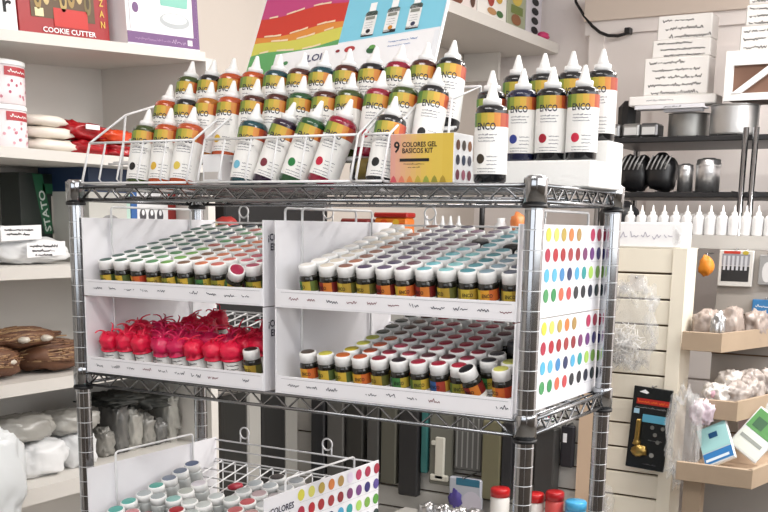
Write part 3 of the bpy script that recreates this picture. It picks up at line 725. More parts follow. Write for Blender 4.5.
# third board: white bags, green framed box, boxes
GREEN = colmat('#1d5a3a', .4); DG = colmat('#15201b', .4)
o = thing('green_black_box', 'black and green upright box with white lettering behind the white bags', 'box', (-.62, .52, .178))
b = MB(); b.box((-.68, .425, .178), (-.615, .615, .374), DG, bev=.001); b.build('carton', o)
b = MB(); f = facX(-.615); b.poly(f, [(.462, .372), (.492, .372), (.520, .240), (.492, .240)], GREEN); b.rect(f, .492, .330, .612, .352, GREEN)
b.rect(f, .515, .179, .612, .325, colmat('#b9b4ac')); b.text(facX(-.615, .0012), 'STATO', .512, .246, .0185, colmat('#cfd8d0'), 'l', 1.2, rot=math.radians(101)); b.build('printed_front', o)
for i, (y, z, rr, lb) in enumerate([(.135, .212, (.05, .075, .034), 'white powder bag at the left end of the third shelf'), (.335, .206, (.05, .095, .028), 'white powder bag with a black printed label lying in front on third shelf'), (.275, .2395, (.045, .075, .018), 'white powder bag with a black printed label on top of another bag')]):
    b = MB(); b.blob((-.5, y, z), rr, BAGW, i+21, .16, 2.3, 44, .75, crumple=.08)
    if i:
        zc = z+.004; tl = (lambda u, v, y=y, z=zc: Vector((-.4425 if i == 1 else -.447, y+u, z+v)))
        b.add([tl(-.050, -.017), tl(.055, -.012), tl(.055, .017), tl(-.05, .013)], [(0, 1, 2, 3)], CARD)
        t2 = (lambda u, v, y=y, z=zc: tl(u, v)+Vector((.0008, 0, 0)))
        for q in range(3 if i == 1 else 2): b.scrawl(t2, -.042+.006*q, .004-.009*q, .075-.014*q, .006, INK2, q+i*5, .0018)
    tag(b.build('powder_bag', None, (-.5, y, z-rr[2])), lb, 'bag', 'white powder bags on the third shelf')
b = MB(); b.box((-.66, .52, .1785), (-.50, .640, .335), colmat('#c9c8c2', .5)); b.box((-.66, .640, .1785), (-.50, .652, .335), colmat('#b9d8cc', .5)); f = facX(-.5)
b.disc(f, .585, .25, .04, .035, colmat('#8f8f90', .5), 20); b.box((-.66, .521, .335), (-.50, .651, .395), colmat('#1f3556', .5)); tag(b.build('navy_topped_box', None, (-.58, .59, .178)), 'grey box with a navy blue top behind the left bottle rack', 'box')
b = MB(); b.box((-.66, .655, .1785), (-.50, .675, .345), colmat('#2f64a8', .4)); b.box((-.66, .675, .1785), (-.50, .783, .345), CARD); b.box((-.66, .783, .1785), (-.50, .812, .345), colmat('#8e2622', .4))
for i in range(3): b.disc(f, .694+.030*i, .285, .0115, .017, colmat('#4b4a50')); b.disc(facX(-.5, .0014), .694+.030*i, .292, .005, .007, CARD)
for i in range(3): b.disc(f, .694+.030*i, .245, .0115, .014, colmat('#6a686e'))
tag(b.build('blue_red_carton', None, (-.58, .73, .178)), 'white carton with blue and red edges and dark round pictures', 'box')
# fourth board: raffia bundles
RAF = mat('raffia_brown', '#6a4630', .6, noise_amt=.35, nscale=60, bump=.4); RAF2 = colmat('#a3825c', .5); RAF3 = colmat('#5a3824', .6); RAF4 = colmat('#8f6a48', .5)
for i, (y, z, rr, lb) in enumerate([(.20, -.020, (.075, .085, .034), 'brown raffia bundle at the left end of the fourth shelf'), (.385, -.022, (.075, .095, .032), 'brown raffia bundle in the middle of the fourth shelf'), (.56, -.026, (.07, .075, .028), 'brown raffia bundle at the right, half behind the chrome post'), (.30, .022, (.06, .09, .020), 'brown raffia bundle lying on top of the other raffia bundles')]):
    o = thing('raffia_bundle', lb, 'raffia bundle', (-.51, y, z-rr[2]), 'raffia bundles on the fourth shelf')
    b = MB(); b.blob((-.51, y, z), rr, RAF, i+31, .2, 2.4, 18, .8, crumple=.08); b.build('bundle', o)
    b = MB(); q = random.Random(i)
    for k in range(120):
        a = q.uniform(-.5, .5); yy = y+q.uniform(-.7, .7)*rr[1]; ph = q.uniform(-.2, 1.45); L = q.uniform(.04, .13); pts = []
        for t in range(5):
            u = (t/4-.5)*L; dy = yy-y+u; s = max(.1, 1-(dy/rr[1])**2)**.5
            pts.append((-.51+math.cos(ph+a*u*8)*(rr[0]*s*1.02+.003), yy+u, z+math.sin(ph+a*u*8)*(rr[2]*s*1.05+.003)))
        b.tube(pts, q.uniform(.001, .0026), q.choice([RAF2, RAF3, RAF4, RAF, RAF3]), 4)
    so = b.build('loose_strands', o); so['kind'] = 'stuff'
    for k in range(2): b = MB(); b.blob((-.448+.006*k, y-.03+.055*k, z+.002), (.012, .014, .007), colmat('#cfc6b8', .3), i*3+k, .2); b.build('paper_tag', o)
# fifth board: white bags and clear packs
for i, (y, z, rr, lb) in enumerate([(.19, -.225, (.06, .085, .055), 'white plastic bag low on the bottom left shelf behind the hanging bag'), (.335, -.245, (.06, .065, .042), 'cream plastic bag lying in front on the fifth shelf'), (.445, -.245, (.055, .045, .042), 'small cream plastic bag beside the chrome post on the fifth shelf'), (.30, -.175, (.05, .075, .028), 'grey clear plastic bag on top of the cream bags'), (.44, -.178, (.05, .07, .026), 'grey clear plastic bag behind the chrome post on top of a cream bag')]):
    b = MB(); b.blob((-.51, y, z), rr, BAGW if i < 3 else mat('grey_film', '#a8a6a0', .25, noise_amt=.2, nscale=25, bump=.5), i+41, .16, 2.2, 44, .68, crumple=.09)
    tag(b.build('plastic_bag', None, (-.51, y, z-rr[2])), lb, 'bag', 'plastic bags on the fifth shelf')
q = random.Random(5)
for i in range(6):
    y = .535+.046*i; hgt = .06+.02*((i*7) % 4)
    o = MB(); o.blob((-.53, y+.02, -.2815+hgt*.5), (.034, .023, hgt*.52), mat('grey_film_%d' % (i % 3), ['#8e8c86', '#6c6b68', '#a5a39c'][i % 3], .2, noise_amt=.35, nscale=30, bump=.5), i+161, .2, 2.4, 40, .6, crumple=.3)
    tag(o.build('clear_pack', None, (-.53, y+.02, -.2815)), 'grey clear plastic pack on the fifth shelf, %s from the chrome post' % ORD[i], 'packet', 'clear packs on the fifth shelf')
LEAF = mat('dark_leaf', '#2c2d29', .6, noise_amt=.2, bump=.3)
for i, (y, z, rr, lb) in enumerate([(.60, -.150, (.06, .065, .014), 'dark grey leafy packet lying left on top of the clear packs'), (.70, -.170, (.06, .055, .014), 'dark grey leafy packet lying right on top of the clear packs')]):
    b = MB(); b.blob((-.53, y, z), rr, LEAF, i+51, .35, 2.6, 40, .8, crumple=.4); tag(b.build('leafy_packet', None, (-.53, y, z-.012)), lb, 'packet', 'leafy packets on the fifth shelf')
# white bag hanging in front
o = thing('hanging_plastic_bag', 'bright white plastic bag hanging in front of the lower left shelf', 'bag', (-.33, .06, -.40))
b = MB(); b.blob((-.345, .065, -.225), (.03, .090, .105), mat('bright_bag', '#eef2f4', .3, bump=.4, nscale=15), 61, .22, 2.1, 48, .75, crumple=.10)
b.blob((-.335, .07, -.375), (.025, .075, .075), mat('bright_bag', '#eef2f4'), 62, .2, 2.1, 48, .75, crumple=.10); b.build('bag_body', o)
b = MB(); b.tube([(-.37, .05, -.15), (-.383, .05, -.10), (-.392, .05, -.056)], .004, PLAST); b.build('bag_loop', o)

# ------------------------------------------------------------------ slat wall behind the rack
SY = 1.70
sw = thing('slatwall_display', 'cream slatwall gondola standing behind the chrome rack', 'display wall', (0, SY+.05, FZ))
def slats(x0, x1, zt, m, y):
    b = MB(); b.box((x0, y+.012, FZ+.05), (x1, y+.09, zt-.001), DARKW)
    z = zt
    while z > FZ+.1: b.box((x0, y, z-.0655), (x1, y+.0115, z), m, bev=.0015); z -= .0713
    return b
slats(.3155, .5035, .221, CREAM, SY).build('slat_panel', sw)
slats(-.755, .268, .215, mat('shaded_slat', '#c4c2bd', .5, noise_amt=.05), SY).build('slat_panel', sw)  # same slatwall in a greyer tone, darkness behind the rack put into the colour
b = MB(); b.box((.504, SY-.006, FZ), (.542, SY+.1, .221), CREAM); b.build('edge_post', sw)
b = MB(); b.box((.2685, SY-.03, FZ), (.315, SY+.1, .2), WOODB); b.build('edge_post', sw)
b = MB(); b.box((-.755, SY-.02, FZ), (.5, SY+.2, FZ+.05), CREAM); b.build('base', sw)
b = MB(); b.box((-.755, SY, .2215), (.542, SY+.11, .2235), CREAM); b.build('top_board', sw)

# box on top of the slat wall
o = thing('wrapped_white_box', 'white box in clear wrap on top of the cream slatwall', 'box', (.415, SY+.05, .224))
b = MB(); b.box((.305, SY+.005, .2242), (.523, SY+.1, .2915), CARD, bev=.002); b.build('carton', o)
b = MB(); f = facY(SY+.005); q = random.Random(3)
for i in range(6): b.scrawl(f, .312+.032*i, .245, .024, .022, colmat('#b9b6c4'), i, .0025)
for i in range(7): u = .500+.003*i; b.poly(facY(SY+.005, .0012), [(u, .225), (u+.004, .226+.002*i), (.520-.002*i, .258), (u-.004, .288-.003*i), (u-.006, .26)], CLEAR)
b.build('label', o)
def hangpack(x0, x1, z0, z1, m, name, label, cat='packet', y=None, th=.02, deco=None, group=None):
    """a pack on a wire peg in front of the slats"""
    y = SY-.02 if y is None else y
    o = thing(name, label, cat, ((x0+x1)/2, y, z0), group)
    b = MB(); b.box((x0, y-th, z0), (x1, y, z1), m, bev=min(.004, th*.2))
    if deco: deco(b, y-th)
    b.build('pack', o)
    p = MB(); xm = (x0+x1)/2; p.tube([(xm, y-th-.012, z1+.008), (xm, y-th-.012, z1+.002), (xm, SY+.002, z1+.002)], .0025, SILVER); p.build('peg_hook', o)
    return o
def deco_blister(b, y):
    f = facY(y); f2 = facY(y, .0012)
    b.rect(f, .425, -.212, .519, -.196, colmat('#b8261f')); b.scrawl(f2, .428, -.210, .088, .012, colmat('#e0702c'), 2, .0025); b.scrawl(f, .423, -.224, .09, .006, colmat('#8e8e90'), 4, .0012)
    b.rect(f, .447, -.262, .515, -.240, colmat('#57a3c0')); b.rect(f, .420, -.240, .436, -.226, colmat('#9fc4d8')); b.poly(f, [(.430, -.178), (.446, -.170), (.458, -.178), (.452, -.182)], CARD)
    G_ = mat('brass', '#a58a4e', .3, .9)
    b.box((.434, y-.014, -.325), (.446, y, -.255), G_, bev=.002); b.blob((.450, y-.008, -.345), (.022, .009, .016), mat('brass', '#a58a4e'), 4, .4); b.blob((.440, y-.008, -.322), (.010, .008, .010), mat('brass', '#a58a4e'), 5, .4)
    for i in range(4): b.disc(f, .478+.010*i, -.275-.02*(i % 3), .006, .006, colmat('#6a6a66'))
    b.disc(f, .485, -.355, .007, .007, colmat('#8a8a86')); b.scrawl(f, .47, -.315, .04, .005, colmat('#6a6a6c'), 3, .001); b.scrawl(f, .46, -.385, .04, .005, colmat('#55555a'), 5, .001)
o = hangpack(.413, .524, -.398, -.163, colmat('#14181a', .25), 'blister_pack', 'black blister pack with red lettering and brass tool hanging on the slatwall', 'tool pack', th=.006, deco=deco_blister)
o.rotation_euler = (0, math.radians(3), 0)
o = thing('clear_hanging_bag', 'clear bag of white tinsel hanging on the cream slats', 'bag', (.40, SY-.03, -.11))
b = MB(); b.blob((.405, SY-.045, .010), (.072, .026, .112), CLEAR, 71, .2, 2.2, 48, .8, crumple=.35); b.build('film', o)
b = MB(); q = random.Random(9); WT = colmat('#f6f4f2', .25)
for i in range(260):
    a = q.uniform(0, 6.28); r1 = q.uniform(.002, .050); x = .392+r1*math.cos(a); z = -.042+r1*math.sin(a)*1.05; L = .014; t = q.uniform(0, 6.28)
    b.tube([(x-L*math.cos(t), SY-.045+q.uniform(-.014, .012), z-L*math.sin(t)), (x, SY-.045+q.uniform(-.016, .012), z), (x+L*math.cos(t), SY-.045+q.uniform(-.014, .012), z+L*math.sin(t))], .0010, WT, 3)
b.build('tinsel', o)['kind'] = 'stuff'
b = MB(); b.box((.400, SY-.047, .105), (.440, SY-.044, .150), colmat('#dcd6cf', .3)); b.tube([(.42, SY-.055, .142), (.42, SY+.002, .142)], .0025, SILVER); b.build('header_card', o)
o = thing('clear_hanging_bag', 'small clear bag of white tinsel at the bottom of the slatwall', 'bag', (.34, SY-.03, -.60))
b = MB(); b.blob((.352, SY-.035, -.515), (.036, .02, .065), CLEAR, 73, .2, 2.2, 18, .8, crumple=.05); b.build('film', o)
b = MB()
for i in range(50):
    a = q.uniform(0, 6.28); r1 = q.uniform(.003, .028); x = .352+r1*math.cos(a); z = -.525+r1*math.sin(a)*1.5; t = q.uniform(0, 6.28)
    b.tube([(x-.012*math.cos(t), SY-.04, z-.012*math.sin(t)), (x, SY-.035+q.uniform(-.01, .01), z), (x+.012*math.cos(t), SY-.03, z+.012*math.sin(t))], .001, WT, 3)
b.build('tinsel', o)['kind'] = 'stuff'

# packs hanging behind the lower half of the rack
PG = 'packs hanging on the slatwall behind the rack'
def px(x0, x1, z0, z1, hexs, name, label, th=.03, deco=None, rough=.35): return hangpack(x0, x1, z0, z1, colmat(hexs, rough), name, label, 'packet', None, th, deco, PG)
for i, (ya, yb_, zb_, hexc, nm, lb) in enumerate([(1.225, 1.345, -.62, '#3a3937', 'dark_pouch', 'dark grey pouch on the left wall nearest the white shelving'), (1.352, 1.42, -.66, '#b9b6b0', 'white_tube', 'pale upright tube pack on the left wall between two dark pouches'),
      (1.427, 1.55, -.62, '#343332', 'dark_pouch', 'wide dark pouch on the left wall between two pale tube packs'), (1.557, 1.622, -.66, '#a5a29c', 'white_tube', 'pale upright tube pack on the left wall nearest the slatwall')]):
    o = thing(nm, lb, 'packet', (-.70, (ya+yb_)/2, zb_), 'packs on the left wall')
    b = MB(); b.box((-.735, ya, zb_), (-.695, yb_, -.24), colmat(hexc, .3), bev=.006); b.build('pack', o)
    ym = (ya+yb_)/2; b = MB(); b.tube([(-.685, ym, -.226), (-.685, ym, -.234), (-.7598, ym, -.234)], .0025, SILVER); b.build('peg_hook', o)
px(-.665, -.61, -.60, -.285, '#2e2e30', 'black_pouch', 'black pouch at the left end of the slatwall packs')
px(-.60, -.535, -.56, -.29, '#5f5d5a', 'grey_pouch', 'grey pouch second from the left wall on the slatwall')
px(-.525, -.46, -.60, -.285, '#33322f', 'dark_pouch', 'dark pouch third from the left wall on the slatwall')
px(-.445, -.40, -.56, -.30, '#4b4a48', 'grey_pouch', 'dark grey pouch hanging right of the second pale tube pack')
px(-.392, -.335, -.55, -.29, '#57564c', 'olive_pouch', 'olive grey pouch hanging behind the lone tray, right of the wire rings')
px(-.325, -.255, -.58, -.30, '#262628', 'black_pouch', 'black pouch hanging left of the teal strip')
px(-.250, -.226, -.50, -.29, '#2f6a68', 'teal_strip', 'narrow teal strip pack hanging beside the number candle', .02)
def one(b, y):
    b.rect(facY(y), -.195, -.475, -.168, -.335, colmat('#cfccc0')) if False else None
    b.box((-.192, y-.012, -.51), (-.160, y, -.375), colmat('#cfccc0', .5), bev=.003); b.box((-.208, y-.012, -.515), (-.145, y, -.495), colmat('#cfccc0', .5), bev=.003); b.box((-.206, y-.012, -.402), (-.19, y, -.388), colmat('#cfccc0', .5), bev=.002)
px(-.218, -.135, -.53, -.285, '#6f6f66', 'number_candle_pack', 'grey pack holding a white number one candle behind the rack', .02, one)
def streak(b, y):
    f = facY(y)
    for i in range(5): b.rect(f, -.118+.018*i, -.46, -.113+.018*i, -.30, colmat('#8a8a88', .2))
px(-.125, -.03, -.47, -.285, '#5a5a58', 'grey_clear_pack', 'tall grey clear pack hanging beside the number candle', .03, streak, .2)
def bl(b, y):
    f = facY(y); b.rect(f, -.10, -.51, -.02, -.487, colmat('#2f6a84')); b.blob((-.10, y-.002, -.56), (.022, .006, .035), colmat('#4a3f86', .4), 3, .4); b.disc(f, -.045, -.565, .035, .04, colmat('#c4c0cc'), 16)
hangpack(-.125, -.015, -.66, -.487, colmat('#b3b6c0', .35), 'blue_headed_pack', 'grey pack with a blue header and purple figure behind the rack', 'packet', SY-.06, .02, bl, PG)
px(-.022, .040, -.545, -.30, '#6e6a52', 'olive_box', 'olive brown box hanging behind the right end of the rack', .05)
px(.043, .078, -.54, -.30, '#27272a', 'black_box', 'black narrow box beside the olive box behind the rack', .05)
px(.100, .140, -.49, -.30, '#55504c', 'brown_grey_pack', 'brown grey narrow pack left of the front chrome post', .03)
px(.150, .212, -.525, -.305, '#3e3d3c', 'charcoal_pack', 'charcoal pack right of the front chrome post', .05)
def ph(b, y): b.rect(facY(y), .226, -.345, .238, -.318, CARD)
px(.218, .258, -.42, -.295, '#26262b', 'dark_gadget_pack', 'dark gadget with a white tag hanging near the rear chrome post', .02, ph)
def cc(b, y):
    for i, c in enumerate(['#d98a3a', '#3fa0c9', '#c9405a', '#4aa35a']): b.disc(facY(y), .176+.010*i, -.272-.004*(i % 2), .006, .007, colmat(c))
hangpack(.165, .216, -.296, -.245, CARD, 'picture_card', 'small white card with coloured dots behind the rack', 'card', SY-.075, .004, cc, PG)
for i, x in enumerate((-.42, -.33, -.26, -.14, -.05)):
    b = MB(); b.box((x, SY-.05, -.275), (x+.034, SY-.047, -.225), colmat(['#b8b48a', '#b0a878', '#8f9068', '#c9c6ba', '#b4ae92'][i], .5)); b.tube([(x+.017, SY-.056, -.231), (x+.017, SY+.002, -.231)], .0022, SILVER)
    tag(b.build('price_tag', None, (x+.017, SY-.05, -.27)), 'pale price tag hanging under the rack shelf, %s from left' % ORD[i], 'tag', 'price tags on the slatwall')
# lower ledge with cups and jars
b = MB(); b.box((-.30, 1.30, -.645), (.42, 1.66, -.62), LAM); b.box((-.30, 1.635, FZ), (.42, 1.655, -.645), LAM); b.box((-.30, 1.30, FZ), (-.275, 1.635, -.645), LAM); b.box((.395, 1.30, FZ), (.42, 1.635, -.645), LAM)
tag(b.build('low_display_table', None, (.06, 1.48, FZ)), 'low white display table in front of the slatwall, mostly hidden by the rack', 'table')
def lidjar(x, r, hgt, hexl, hexb, label, glit=False):
    o = thing('lidded_jar', label, 'jar', (x, 1.45, -.62))
    b = MB(); b.lathe([(0, 0), (r*.92, 0), (r, .004), (r*.98, hgt-.03), (r*.85, hgt-.022), (0, hgt-.022)], colmat(hexb, .25), (x, 1.45, -.6195), 18); b.build('body', o)
    b = MB(); b.lathe([(r*.86, hgt-.024), (r, hgt-.024), (r, hgt-.004), (r*.9, hgt), (0, hgt)], colmat(hexl, .3), (x, 1.45, -.6195), 18); b.build('lid', o)
lidjar(.125, .028, .165, '#b81a1e', '#e4e2de', 'white jar with a red lid left of the front chrome post')
lidjar(.232, .026, .165, '#b81a1e', '#dcd6d2', 'white jar with a red lid right of the front chrome post')
lidjar(.290, .026, .178, '#a8161c', '#c9504c', 'red jar with a red lid, second right of the front chrome post')
lidjar(.352, .030, .160, '#4aa8d8', '#6fbfe4', 'bright blue glitter jar between the two right chrome posts')
for i in range(4):
    x = -.10+.052*i; b = MB(); b.blob((x, 1.44, -.575), (.028, .03, .045), FOIL, i+81, .25, 2.4, 40, .8, crumple=.2); tag(b.build('foil_packet', None, (x, 1.44, -.62)), 'silver foil packet on the low table, %s from left' % ORD[i], 'packet', 'foil packets on the low table')

# dark cabinet against the left wall, beyond the white shelving
o = thing('dark_cabinet', 'black wall cabinet on the left wall beyond the white shelving', 'cabinet', (-.6, 1.23, -.03))
DK = colmat('#1a1a1c', .5)
b = MB(); b.box((-.7599, .86, -.03), (-.48, 1.60, .235), DK, bev=.003); b.build('body', o)
for i in range(2):
    d_ = MB(); d_.box((-.4795, .87+.365*i, -.02), (-.465, 1.228+.365*i, .225), DK, bev=.003); do = d_.build('door', o)
    h_ = MB(); h_.tube([(-.465, 1.20+.06*i, .06), (-.45, 1.20+.06*i, .06), (-.45, 1.20+.06*i, .14), (-.465, 1.20+.06*i, .14)], .004, SILVER); h_.build('handle', do)
b = MB(); b.box((-.755, 1.08, .236), (-.56, 1.59, .44), colmat('#171719', .6), bev=.004); tag(b.build('black_crate', None, (-.66, 1.35, .236)), 'large black crate on top of the dark cabinet', 'crate')
for i, (y, c, lb) in enumerate([(.915, '#8e2a26', 'dark red round packet on the dark cabinet, left'), (.975, '#a39a74', 'tan round packet between the red packets on the dark cabinet'), (1.035, '#a8302c', 'dark red round packet on the dark cabinet, right')]):
    b = MB(); b.blob((-.57+.025*i, y, .262), (.036, .034, .027), colmat(c, .35), i+91, .15, 2.3, 16); tag(b.build('round_packet', None, (-.57, y, .236)), lb, 'packet', 'packets on the dark cabinet')

# things standing on the slat wall top, seen between the rack shelves
b = MB(); b.box((-.470, SY+.02, .224), (-.350, SY+.075, .2958), colmat('#d9782c', .3), bev=.006); b.box((-.472, SY+.018, .296), (-.348, SY+.077, .312), colmat('#a3241f', .3), bev=.004)
for i in range(5): b.disc(facY(SY+.02), -.455+.022*i, .270+.012*(i % 2), .012, .010, colmat(['#e0b23a', '#d0501f', '#e89a3a'][i % 3], .4))
tag(b.build('red_yellow_packet', None, (-.41, SY+.045, .224)), 'red and orange packet standing on the slatwall top behind the upper trays', 'packet')
b = MB(); b.box((-.600, SY+.02, .224), (-.490, SY+.07, .292), colmat('#7e2420', .35), bev=.006); tag(b.build('dark_red_packet', None, (-.545, SY+.045, .224)), 'dark red packet left of the red and orange packet', 'packet')
xc = -.104
b = MB(); b.tube([(xc, SY+.05, .2238), (xc, SY+.05, .33), (xc-.025, SY+.05, .355)], .009, BLACKP, 8); b.tube([(xc, SY+.05, .33), (xc+.025, SY+.05, .355)], .008, BLACKP, 8); b.box((xc-.025, SY+.02, .2238), (xc+.025, SY+.08, .229), BLACKP); tag(b.build('black_clip_stand', None, (xc, SY+.05, .2238)), 'black forked stand on the slatwall top behind the upper right tray', 'stand')
b = MB(); b.lathe([(0, 0), (.022, 0), (.022, .05), (.012, .062), (.012, .075), (0, .075)], colmat('#c9cacc', .15), (-.04, SY+.05, .2238), 16); tag(b.build('small_clear_jar', None, (-.04, SY+.05, .2238)), 'small pale jar on the slatwall top beside the black forked stand', 'jar')
b = MB(); b.blob((.015, SY+.05, .285), (.022, .02, .032), colmat('#d9814a', .4), 3, .3); b.box((.0, SY+.03, .2238), (.03, SY+.07, .262), colmat('#cfc8c0', .4)); tag(b.build('orange_packet', None, (.015, SY+.05, .2238)), 'small orange topped packet on the slatwall top right of the pale jar', 'packet')
for i in range(5):
    x = -.30+.028*i
    b = MB(); b.lathe([(0, 0), (.011, 0), (.011, .05), (.005, .062), (.003, .08), (0, .08)], colmat('#cfd0d2', .2), (x, SY+.06, .2238), 12); tag(b.build('clear_vial', None, (x, SY+.06, .2238)), 'slim pale vial on the slatwall top, %s from left' % ORD[i], 'vial', 'vials on the slatwall top')

# far shelf high on the left wall with boxes
o = thing('wall_shelf', 'white wall shelf high at the back left above the bottles', 'shelf', (-.58, 2.6, .97))
b = MB(); b.box((-.758, 2.02, .968), (-.40, 3.04, 1.006), LAM); b.build('shelf_board', o)
for y in (2.1, 2.9): b = MB(); b.box((-.758, y, .86), (-.60, y+.02, .968), LAM); b.build('bracket', o)
def farbox(y0, y1, hgt, c, name, label, deco=None):
    b = MB(); b.box((-.70, y0, 1.0065), (-.45, y1, 1.0065+hgt), colmat(c, .4), bev=.002)
    if deco: deco(b)
    tag(b.build(name, None, (-.57, (y0+y1)/2, 1.0065)), label, 'box')
fx = facX(-.45, .0015)
def d1(b): b.disc(fx, 2.20, 1.07, .075, .055, mat('nut_brown', '#7a4632', .6, noise_amt=.35, nscale=60), 18); b.disc(fx, 2.34, 1.06, .02, .03, colmat('#5a3a2a'))
def d2(b):
    b.disc(fx, 2.44, 1.11, .035, .03, colmat('#5a6a3a')); b.disc(fx, 2.49, 1.09, .03, .03, colmat('#a3382a')); b.disc(fx, 2.50, 1.045, .04, .012, colmat('#b98a5a')); b.disc(fx, 2.57, 1.045, .03, .012, colmat('#3f6a3a')); b.disc(fx, 2.56, 1.10, .03, .02, colmat('#c9a03a'))
def d3(b):
    b.disc(fx, 2.72, 1.13, .05, .03, colmat('#c9b04a')); b.disc(fx, 2.72, 1.05, .045, .02, colmat('#8a5a3a')); b.rect(fx, 2.67, 1.07, 2.78, 1.10, colmat('#6a7a3a'))
def d4(b):
    for i in range(4): b.disc(fx, 2.90, 1.04+.035*i, .035, .014, INK2, 12)
    b.rect(fx, 2.85, 1.17, 2.95, 1.2, colmat('#6a4a8a'))
farbox(2.06, 2.375, .2, '#e7dcd8', 'nut_picture_box', 'pale box picturing brown nuts at the left of the high wall shelf', d1)
farbox(2.385, 2.63, .19, '#efece6', 'vegetable_picture_box', 'white box with small food pictures on the high wall shelf', d2)
farbox(2.64, 2.81, .18, '#9fa58a', 'green_picture_box', 'greenish box with yellow pictures on the high wall shelf', d3)
farbox(2.82, 2.97, .21, '#c9c5cc', 'black_oval_box', 'grey box with a column of black ovals at the end of the high shelf', d4)
b = MB(); b.blob((-.44, 2.965, 1.026), (.025, .035, .019), colmat('#c9386e', .4), 3, .2); tag(b.build('pink_packet', None, (-.44, 2.965, 1.007)), 'small bright pink packet at the front edge of the high wall shelf', 'packet')
b = MB(); pts = [(-.33, 3.0, 1.22), (-.315, 2.99, 1.15), (-.27, 2.975, 1.09), (-.235, 2.97, 1.052), (-.20, 2.965, 1.025), (-.165, 2.962, 1.010), (-.125, 2.962, 1.006), (-.095, 2.962, 1.012), (-.085, 2.97, 1.025)]
b.tube(pts, .006, BLACKP, 6); b.box((-.10, 2.955, 1.010), (-.075, 2.986, 1.034), BLACKP, bev=.003); tag(b.build('black_cable', None, (-.2, 2.97, 1.0)), 'black cable drooping across the door frame at the back', 'cable')

# ------------------------------------------------------------------ right side: bottle shelf, metal rack, bins
b = MB(); b.box((.10, 2.08, .2185), (1.4, 2.36, .258), mat('grey_laminate', '#c2bfba', .5)); b.box((1.36, 2.08, FZ), (1.4, 2.36, .2185), LAM); b.box((.10, 2.10, FZ), (.14, 2.36, .2185), LAM)
tag(b.build('bottle_shelf', None, (.7, 2.2, FZ)), 'pale grey shelf counter carrying the row of small white squeeze bottles', 'shelf')
CLB = colmat('#e3e3e4', .25)
xs = [.240, .277, .312, .348, .384, .420, .456, .492, .528, .563, .598, .633, .668, .703]
proto = None
for i, x in enumerate(xs):
    if proto is None:
        proto = thing('small_squeeze_bottle', '', 'bottle', (0, 0, 0))
        b = MB(); b.lathe([(0, 0), (.0155, 0), (.0172, .003), (.0172, .050), (.014, .058), (.0075, .061), (0, .061)], CLB, n=14); b.build('body', proto)
        b = MB(); b.lathe([(.0088, .060), (.0088, .068), (.004, .071), (.0018, .089), (0, .089)], PLAST, n=12); b.build('nozzle', proto); o = proto
    else: o = dup(proto)
    o.location = (x, 2.12, .2583+Z0); tag(o, 'small white squeeze bottle on the grey shelf, %s from left in the row' % (ORD[i] if i < 12 else ['thirteenth', 'fourteenth'][i-12]), 'bottle', 'small white squeeze bottles on the grey shelf')
mr = thing('dark_metal_rack', 'dark metal rack with chrome posts holding baking tins at the back', 'rack', (.5, 2.6, FZ))
for z in (.583, .402):
    b = MB(); b.box((.02, 2.42, z-.022), (1.3, 2.82, z-.004), DARKS, bev=.003)
    for i in range(20): b.tube([(.03+.064*i, 2.425, z-.002), (.03+.064*i, 2.815, z-.002)], .002, DARKS, 4)
    b.build('metal_shelf', mr)
for x, y in ((.545, 2.405), (.513, 2.405), (.69, 2.44), (.02, 2.83), (1.3, 2.83), (1.3, 2.41), (.025, 2.41)):
    b = MB(); b.tube([(x, y, FZ), (x, y, .60)], .0095 if y < 2.45 else .012, CHROME, 12); b.build('metal_post', mr)
def tin(x, y, z, r, hgt, label, m=TIN):
    b = MB(); prof = [(0, 0), (r*.96, 0)]
    n = 9
    for i in range(n): zz = hgt*(i+.5)/n; prof += [(r, zz-hgt*.03), (r*.985, zz+hgt*.03)]
    prof += [(r*1.02, hgt-.002), (r*1.02, hgt), (r*.97, hgt), (r*.95, .004), (0, .004)]
    b.lathe(prof, m, (x, y, z), 28); tag(b.build('baking_tin', None, (x, y, z)), label, 'tin', 'baking tins on the dark metal rack')
tin(.447, 2.52, .583, .079, .098, 'bright ridged round baking tin on the upper dark shelf')
tin(.285, 2.56, .583, .070, .080, 'duller grey round tin left of the bright ridged tin', mat('dull_tin', '#9a9a98', .45, .8, .1, 30))
tin(.625, 2.56, .583, .070, .110, 'large grey tin at the right edge beside the chrome posts', mat('dull_tin', '#9a9a98'))
for i, (x, c, lb) in enumerate([(.045, '#8f8f90', 'small grey mould at the left end of the upper dark shelf'), (.115, '#a5a5a4', 'small grey rectangular mould second from left on the upper dark shelf'), (.178, '#7a7a7c', 'small dark grey mould beside the duller round tin')]):
    b = MB(); b.box((x-.03, 2.45, .5832), (x+.03, 2.53, .5832+.045), mat('mould_%d' % i, c, .35, .8), bev=.006); b.box((x-.022, 2.448, .59), (x+.022, 2.4505, .615), colmat('#c9c9c8', .3)); tag(b.build('metal_mould', None, (x, 2.49, .583)), lb, 'mould')
b = MB(); b.box((.02, 2.57, .583), (.085, 2.67, .72), BLACKP, bev=.022); tag(b.build('black_appliance', None, (.05, 2.62, .583)), 'black rounded appliance behind the moulds near the back door', 'appliance')
for i, (x, r, hgt, lb) in enumerate([(.302, .026, .085, 'shorter foil wrapped tin on the middle dark shelf'), (.378, .040, .102, 'taller foil wrapped tin on the middle dark shelf')]):
    b = MB(); b.lathe([(0, 0), (r, 0), (r, hgt), (r*.9, hgt+.004), (0, hgt+.004)], FOIL, (x, 2.50, .402), 18); b.lathe([(r+.001, hgt*.8), (r+.002, hgt*.9), (r*.5, hgt+.008)], FOIL, (x, 2.5, .402), 18); tag(b.build('foil_tin', None, (x, 2.5, .402)), lb, 'tin')
